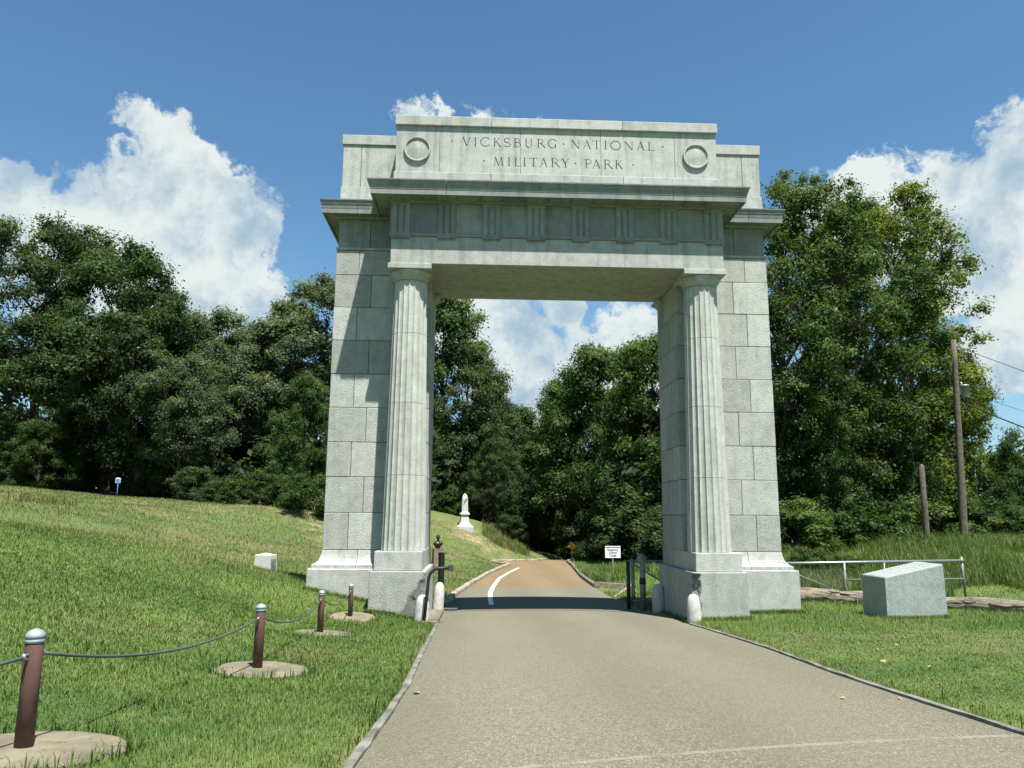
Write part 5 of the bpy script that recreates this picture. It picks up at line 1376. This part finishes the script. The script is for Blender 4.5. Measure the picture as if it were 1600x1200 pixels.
def plant(name, kd, px, top_py, depth, label, cat, group, wide=1.0, rot=None, base_py=None, dz=0.0):
    """stand a tree on the ground where the photograph shows it; its top reaches the given pixel row"""
    p = at(px, 800, depth); z = gz(p.x, p.y)
    v = AX_R*((px-800)/1202.0)+AX_U*((600-top_py)/1202.0)+AX_F; ztop = (CAM+v*((p-CAM).y/v.y)).z
    cr, tm = KINDS[kd]; H0 = max(vv[2] for vv in (cr_bounds(cr),))
    sc = (ztop-z-dz)/H0
    o = empty(name, (p.x, p.y, z+dz), rot if rot is not None else (px*0.37) % 6.28)
    o.scale = (sc*wide, sc*wide, sc)
    tag(o, label, cat, group)
    obj('trunk', tm, None, o); obj('crown', cr, None, o)
    return o
_cb = {}
def cr_bounds(me):
    if me.name not in _cb:
        a = np.empty(len(me.vertices)*3, dtype=np.float32); me.vertices.foreach_get('co', a); a = a.reshape(-1, 3)
        _cb[me.name] = (0, 0, float(np.percentile(a[:, 2], 99.7)))
    return _cb[me.name]
GL_ = 'trees of the left wood'; GC = 'trees seen through the arch'; GR = 'trees right of the arch'
plant('oak_tree', 'oak', 35, 352, 68, 'huge dark oak at the far left edge, tallest of the left wood', 'tree', GL_)
plant('oak_tree', 'oak2', 160, 396, 67, 'dark round oak next to the huge left edge oak', 'tree', GL_, 1.0)
plant('oak_tree', 'oak2', 215, 456, 64, 'dark oak whose right flank slopes down to the pale trees', 'tree', GL_, 0.82)
plant('oak_tree', 'mid2', 58, 640, 61, 'low spreading dark tree at the left edge in front of the huge oak', 'tree', GL_, 1.15)
plant('hardwood_tree', 'pale', 325, 492, 70, 'first pale green tree right of the dark oaks', 'tree', GL_, 1.0)
plant('hardwood_tree', 'pale', 385, 508, 73, 'pale green tree in the middle of the pale row', 'tree', GL_, 0.95)
plant('hardwood_tree', 'pale2', 440, 500, 70, 'slender pale green tree with its bare trunk showing', 'tree', GL_, 1.05)
plant('hardwood_tree', 'pale2', 502, 442, 74, 'tall pale green tree touching the left edge of the arch', 'tree', GL_, 1.25)
plant('hardwood_tree', 'pale', 275, 560, 62, 'lower grey green tree before the gap between dark and pale trees', 'tree', GL_, 1.0)
plant('hardwood_tree', 'mid2', 250, 650, 64, 'small green tree right of the blue marker sign', 'tree', GL_, 0.95)
plant('hardwood_tree', 'mid', 470, 590, 60, 'dark leaning tree close to the left pier of the arch', 'tree', GL_, 0.8)
plant('hardwood_tree', 'mid', 690, 462, 84, 'tall tree rising beside the left column through the opening', 'tree', GC, 0.85)
plant('hardwood_tree', 'oak2', 725, 545, 82, 'dark tree sloping down behind the obelisk', 'tree', GC, 0.8)
plant('conifer_tree', 'conifer', 768, 600, 92, 'narrow dark tree with pointed top left of the sky gap', 'tree', GC, 1.1)
plant('conifer_tree', 'conifer', 806, 636, 96, 'second narrow pointed tree, in the middle of the opening', 'tree', GC, 1.3)
plant('hardwood_tree', 'mid2', 846, 672, 98, 'low distant tree at the bottom of the sky gap', 'tree', GC, 1.2)
plant('hardwood_tree', 'mid', 890, 596, 86, 'green tree right of the sky gap, over the end of the road', 'tree', GC, 0.85)
plant('hardwood_tree', 'mid', 942, 545, 74, 'full green tree with rounded top in the right of the opening', 'tree', GC, 0.95)
plant('hardwood_tree', 'mid2', 985, 640, 64, 'low vine clad tree behind the white sign', 'tree', GC, 1.0)
plant('hardwood_tree', 'mid', 1022, 528, 60, 'dark green tree cut by the right jamb', 'tree', GC, 0.9)
plant('hardwood_tree', 'oak2', 775, 690, 76, 'dark tree directly right of the obelisk', 'tree', GC, 0.85)
plant('sycamore_tree', 'sycamore2', 1232, 282, 46, 'tall dark green tree against the right edge of the arch', 'tree', GR, 0.95)
plant('sycamore_tree', 'sycamore2', 1315, 292, 44, 'tall tree with forked trunk, second right of the arch', 'tree', GR, 0.95, 2.0)
plant('sycamore_tree', 'sycamore', 1425, 300, 48, 'big sycamore with yellowish leaves beside the utility pole', 'tree', GR, 0.98, 0.6)
plant('sycamore_tree', 'sycamore', 1375, 320, 52, 'sycamore behind and left of the yellowish one', 'tree', GR, 0.9, 3.6)
plant('hardwood_tree', 'mid2', 1515, 560, 50, 'vine covered small tree behind the transformer', 'tree', GR, 0.62)
plant('hardwood_tree', 'mid2', 1300, 620, 42, 'low bushy tree in front of the forked trunk', 'tree', GR, 0.75)
plant('hardwood_tree', 'mid2', 1400, 630, 46, 'low leafy tree left of the short old pole', 'tree', GR, 0.85)
plant('hardwood_tree', 'mid2', 1545, 712, 62, 'far round tree under the aerial at the right edge', 'tree', GR, 1.1)
plant('hardwood_tree', 'mid2', 1610, 715, 60, 'far tree cut by the right edge of the picture', 'tree', GR, 1.1)
SH = [('shrub3', 300, 730, 60, 'shrub right of the small green tree by the blue sign'), ('shrub3', 340, 752, 58, 'dark shrub at the crest of the left slope'), ('shrub2', 395, 735, 57, 'dark shrub under the middle pale tree'), ('shrub3', 430, 742, 57, 'shrub two places left of the left pier'),
      ('shrub2', 485, 740, 54, 'shrub right beside the left pier'), ('shrub2', 225, 742, 64, 'low dark shrub behind the blue marker sign'), ('shrub2', 110, 735, 64, 'shrub under the low spreading left tree'), ('shrub3', 15, 742, 60, 'shrub at the left edge of the slope'),
      ('shrub2', 700, 760, 76, 'shrub in the shade left of the obelisk'), ('shrub3', 795, 805, 74, 'shrub right of the obelisk at the foot of the hill'), ('shrub3', 840, 810, 78, 'dark shrub at the end of the road'),
      ('shrub3', 925, 800, 72, 'shrub left of the white sign'), ('shrub3', 1005, 760, 56, 'tall shrub between white sign and right jamb'), ('shrub3', 965, 815, 60, 'low shrub behind the white sign post'), ('shrub3', 1055, 790, 48, 'shrub behind the round-headed gate post'),
      ('shrub2', 1262, 856, 34.5, 'leafy shrub seen through the netting right of the pier'), ('shrub2', 1316, 866, 34, 'leafy shrub behind the left upright of the pipe barrier'), ('shrub', 1240, 780, 41, 'shrub right of the right pier above the barrier'), ('shrub', 1300, 800, 40, 'light green shrub above the wire netting'), ('shrub2', 1350, 770, 41, 'shrub behind the granite block'), ('shrub', 1405, 770, 43, 'shrub left of the short old pole'), ('shrub', 1470, 760, 46, 'shrub between the two wooden poles'), ('shrub2', 1540, 780, 46, 'shrub right of the utility pole'), ('shrub', 1590, 790, 48, 'shrub at the right edge below the far trees')]
for kd, px, tp, dp, lb in SH:
    plant('shrub', kd, px, tp, dp, lb, 'shrub', 'shrubs along the woods', 1.35)

# the depth of the wood behind the first trees: reads as one mass
def woodland():
    rng = np.random.RandomState(77); C = []; R = []; T = []
    def stand(x, y, h, r, n):
        z0 = gz(x, y)
        for k in range(n):
            t = rng.rand(); a = rng.rand()*6.28; rr = r*math.sin(math.pi*(0.1+0.8*t))**0.6*math.sqrt(rng.rand())
            C.append((x+rr*math.cos(a), y+rr*math.sin(a), z0+h*(0.04+0.9*t))); R.append(rng.uniform(1.3, 2.3)); T.append(0.15+0.35*rng.rand())
    for x in np.arange(-95, -12, 6.5): stand(x+rng.uniform(-2, 2), 60+rng.uniform(-3, 4)+max(0, -x-60)*0.3, 15 if x < -34 else 9.5, 5, 34)
    for x in np.arange(-14, 30, 6.0): stand(x+rng.uniform(-2, 2), 82+rng.uniform(-3, 6), 11 if x < 4 else 14, 5, 34)
    for x in np.arange(-100, 60, 7.0): stand(x+rng.uniform(-2, 2), 105+rng.uniform(-5, 8), 9, 6, 26)
    for x, y, h in ((13, 36, 12), (16, 44, 13), (12, 52, 14), (24, 40, 5), (30, 42, 5), (36, 46, 6), (42, 52, 8), (50, 50, 9), (58, 48, 9), (22, 50, 12), (30, 62, 10), (66, 40, 9), (74, 30, 9), (80, 15, 9)): stand(x, y, h, 4.6, 34)
    for x, y in ((-50, 50), (-44, 52), (-38, 50), (-32, 51), (-26, 49), (-20, 48), (-16, 47), (-12, 50), (-8, 58), (-3, 62), (2, 64), (6, 60)): stand(x, y, 5.0, 3.4, 22)
    me = leaf_mesh('woodland', C, R, T, 150000, 0.72, rng, flat=0.85, mat=LEAF_OAK, rag=0.25)
    tag(obj('woodland', me), 'deep background of dark woodland behind the first trees', 'woodland', None, 'stuff')
woodland()

# ------------------------------------------------------------------ grass
def keep_out(x, y):
    k = off_road(x, y) < 0.05+0.10*fbm(x*3, y, 0.9, 3)
    for px, py, r in PADS: k |= np.hypot(x-px, y-py) < r*0.86+0.13*fbm(x+5, y, 0.35, 3)
    for s in (-1, 1):
        k |= (np.abs(x*s-4.26) < 0.72) & (y > -0.08) & (y < 3.8)
        k |= (np.abs(x*s-5.72) < 1.10) & (y > 1.02) & (y < 4.05)
    k |= (x > MK[0]) & (x < MK[1]) & (y > MK[2]) & (y < MK[3])
    k |= (x > -3.56) & (x < -3.1) & (y > -0.8) & (y < 4.6)
    return k
def blades(name, x, y, h, wd, rng, mat, label, dry_add=0.0, bend=0.5, segs=2, tint0=0.5, cat='grass'):
    k = ~keep_out(x, y); x, y, h, wd = x[k], y[k], h[k], wd[k]; n = len(x)
    z = ground_z(x, y)-0.01
    az = rng.rand(n)*2*np.pi; d = np.stack([np.cos(az), np.sin(az), np.zeros(n)], 1)
    sd = np.stack([-np.sin(az), np.cos(az), np.zeros(n)], 1)
    P = np.stack([x, y, z], 1); bn = bend*(0.3+rng.rand(n))
    if segs == 1:
        V = np.empty((n, 3, 3)); V[:, 0] = P-sd*(wd/2)[:, None]; V[:, 1] = P+sd*(wd/2)[:, None]; V[:, 2] = P+d*(h*bn)[:, None]; V[:, 2, 2] += h
        F = np.arange(n*3).reshape(n, 3); rep = 1
    else:
        V = np.empty((n, 5, 3)); m = P+d*(h*bn*0.3)[:, None]; m[:, 2] += h*0.62
        V[:, 0] = P-sd*(wd/2)[:, None]; V[:, 1] = P+sd*(wd/2)[:, None]; V[:, 2] = m+sd*(wd*0.4)[:, None]; V[:, 3] = m-sd*(wd*0.4)[:, None]; V[:, 4] = P+d*(h*bn)[:, None]; V[:, 4, 2] += h*0.95
        b = np.arange(n)[:, None]*5; F = np.concatenate([b+np.array([[0, 1, 2]]), b+np.array([[0, 2, 3]]), b+np.array([[3, 2, 4]])], 1).reshape(-1, 3); rep = 3
    me = np_mesh(name, V.reshape(-1, 3), F)
    face_attr(me, 'tint', np.repeat(np.clip(tint0+rng.normal(size=n)*0.22, 0, 1), rep))
    dr = np.clip(mask_dry(x, y)*(0.4+1.0*rng.rand(n))+dry_add*rng.rand(n)**2, 0, 1)
    face_attr(me, 'dry', np.repeat(dr, rep))
    me.materials.append(mat)
    return tag(obj(name, me), label, cat, None, 'stuff')
def sample(rng, n, x0, x1, y0, y1, dens):
    x = rng.uniform(x0, x1, n); y = rng.uniform(y0, y1, n); k = rng.rand(n) < dens(x, y); return x[k], y[k]
def dist_cam(x, y): return np.hypot(x-CAM.x, y-CAM.y)
g1 = np.random.RandomState(31)
# only where the lens can see: a wedge in front of the camera
def seen(x, y): 
    u = (x-CAM.x)/np.maximum(0.1, y-CAM.y); return (u > -1.05) & (u < 1.1) & (y > CAM.y+2.5)
xa, ya = sample(g1, 800000, -16, -2.9, -18.3, 2, lambda x, y: seen(x, y)*np.clip(9.5/dist_cam(x, y), 0.12, 1)**2.2)
xb, yb = sample(g1, 470000, 2.2, 15, -17.5, 2, lambda x, y: seen(x, y)*np.clip(10/dist_cam(x, y), 0.12, 1)**2.2)
xa = np.concatenate([xa, xb]); ya = np.concatenate([ya, yb]); dc = dist_cam(xa, ya)
clump = fbm(xa, ya, 0.55, 3)
blades('lawn_grass', xa, ya, (0.022+0.052*g1.rand(len(xa))*(0.4+1.2*clump))*(0.8+0.02*dc)*np.where(xa > 0, 0.66, 1.0), (0.0039+0.0038*g1.rand(len(xa)))*np.clip(dc/7.5, 0.85, 2.6), g1, GRASS, 'short mown grass of the lawns either side of the entrance road', segs=2, bend=0.8)
xa, ya = sample(g1, 800000, -45, 22, -4, 46, lambda x, y: seen(x, y)*(mask_wood(x, y) < 0.5)*(dist_cam(x, y) > 17)*np.clip(26/dist_cam(x, y), 0, 1)**1.6)
dc = dist_cam(xa, ya)
blades('hillside_grass', xa, ya, (0.06+0.10*g1.rand(len(xa))), (0.010+0.012*g1.rand(len(xa)))*np.clip(dc/26, 0.7, 2.2), g1, GRASS, 'grass covering the far slopes and the verges beyond the arch', segs=1, bend=0.7)
# tall rough grass
def rough(n, reg, lo, hi, thr):
    x = g1.uniform(reg[0], reg[1], n); y = g1.uniform(reg[2], reg[3], n); 
    ex = np.minimum(np.minimum(x-reg[0], reg[1]-x)/(reg[1]-reg[0]), np.minimum(y-reg[2], reg[3]-y)/(reg[3]-reg[2]))
    k = fbm(x+3, y+9, 1.6, 3)-0.35*np.clip(0.16-ex, 0, 1)*4*g1.rand(n) > thr
    return x[k], y[k], lo+(hi-lo)*g1.rand(k.sum())
parts = [rough(60000, (10.5, 34, 7.8, 19.5), 0.2, 0.9, 0.40), rough(9000, (3.7, 8, 17, 30), 0.2, 0.6, 0.42), rough(5000, (-1.8, 2.2, 43.5, 49), 0.25, 0.7, 0.40), rough(7000, (-31, -23.5, 14, 22), 0.25, 0.7, 0.36), rough(3500, (8.5, 17, 4.0, 7.6), 0.12, 0.35, 0.42), rough(4000, (3.5, 7.0, 4.6, 12), 0.10, 0.35, 0.45)]
xa = np.concatenate([p[0] for p in parts]); ya = np.concatenate([p[1] for p in parts]); hh = np.concatenate([p[2] for p in parts])
blades('tall_grass', xa, ya, hh, 0.012+0.018*g1.rand(len(xa)), g1, GRASS, 'tall unmown grass behind the barrier and along the verges', 0.28, 1.0, 2, 0.26)
# fringe growing against stones, posts and kerbs
fx = []; fy = []
for i in range(9000):
    k = g1.randint(0, 7)
    if k == 0: p = (g1.uniform(-5.05, -3.6), -0.14-abs(g1.normal())*0.05)
    elif k == 1: p = (g1.uniform(3.6, 5.05), -0.14-abs(g1.normal())*0.05)
    elif k == 2: p = (-g1.uniform(5.0, 6.9), 0.97-abs(g1.normal())*0.05)
    elif k == 3: p = (g1.uniform(5.0, 6.9), 0.97-abs(g1.normal())*0.05)
    elif k == 4: p = (g1.uniform(MK[0]-.05, MK[1]+.05), MK[2]-0.02-abs(g1.normal())*0.05)
    elif k == 5:
        q = PADS[g1.randint(0, 4)]; a = g1.rand()*6.28; r = 0.61+abs(g1.normal())*0.05; p = (q[0]+r*math.cos(a), q[1]+r*math.sin(a))
    else:
        y_ = g1.uniform(-15, 0.5); p = ((xl(y_)-0.09-abs(g1.normal())*0.05) if g1.rand() < .5 else (xr(y_)+0.09+abs(g1.normal())*0.05), y_)
    fx.append(float(p[0])); fy.append(float(p[1]))
for i in range(70):                                      # coarse tufts standing out of the mown lawn
    if g1.rand() < 0.7: c = (g1.uniform(-11, -3.6), g1.uniform(-15, -1))
    else: c = (g1.uniform(3.6, 11), g1.uniform(-13, -1))
    for k in range(g1.randint(10, 34)): fx.append(c[0]+g1.normal()*0.09); fy.append(c[1]+g1.normal()*0.09)
fx = np.array(fx); fy = np.array(fy)
blades('grass_fringe', fx, fy, 0.07+0.11*g1.rand(len(fx)), 0.007+0.006*g1.rand(len(fx)), g1, GRASS, 'longer grass along the stones, pads and kerbs and in coarse tufts', 0.1, 0.6, 2)
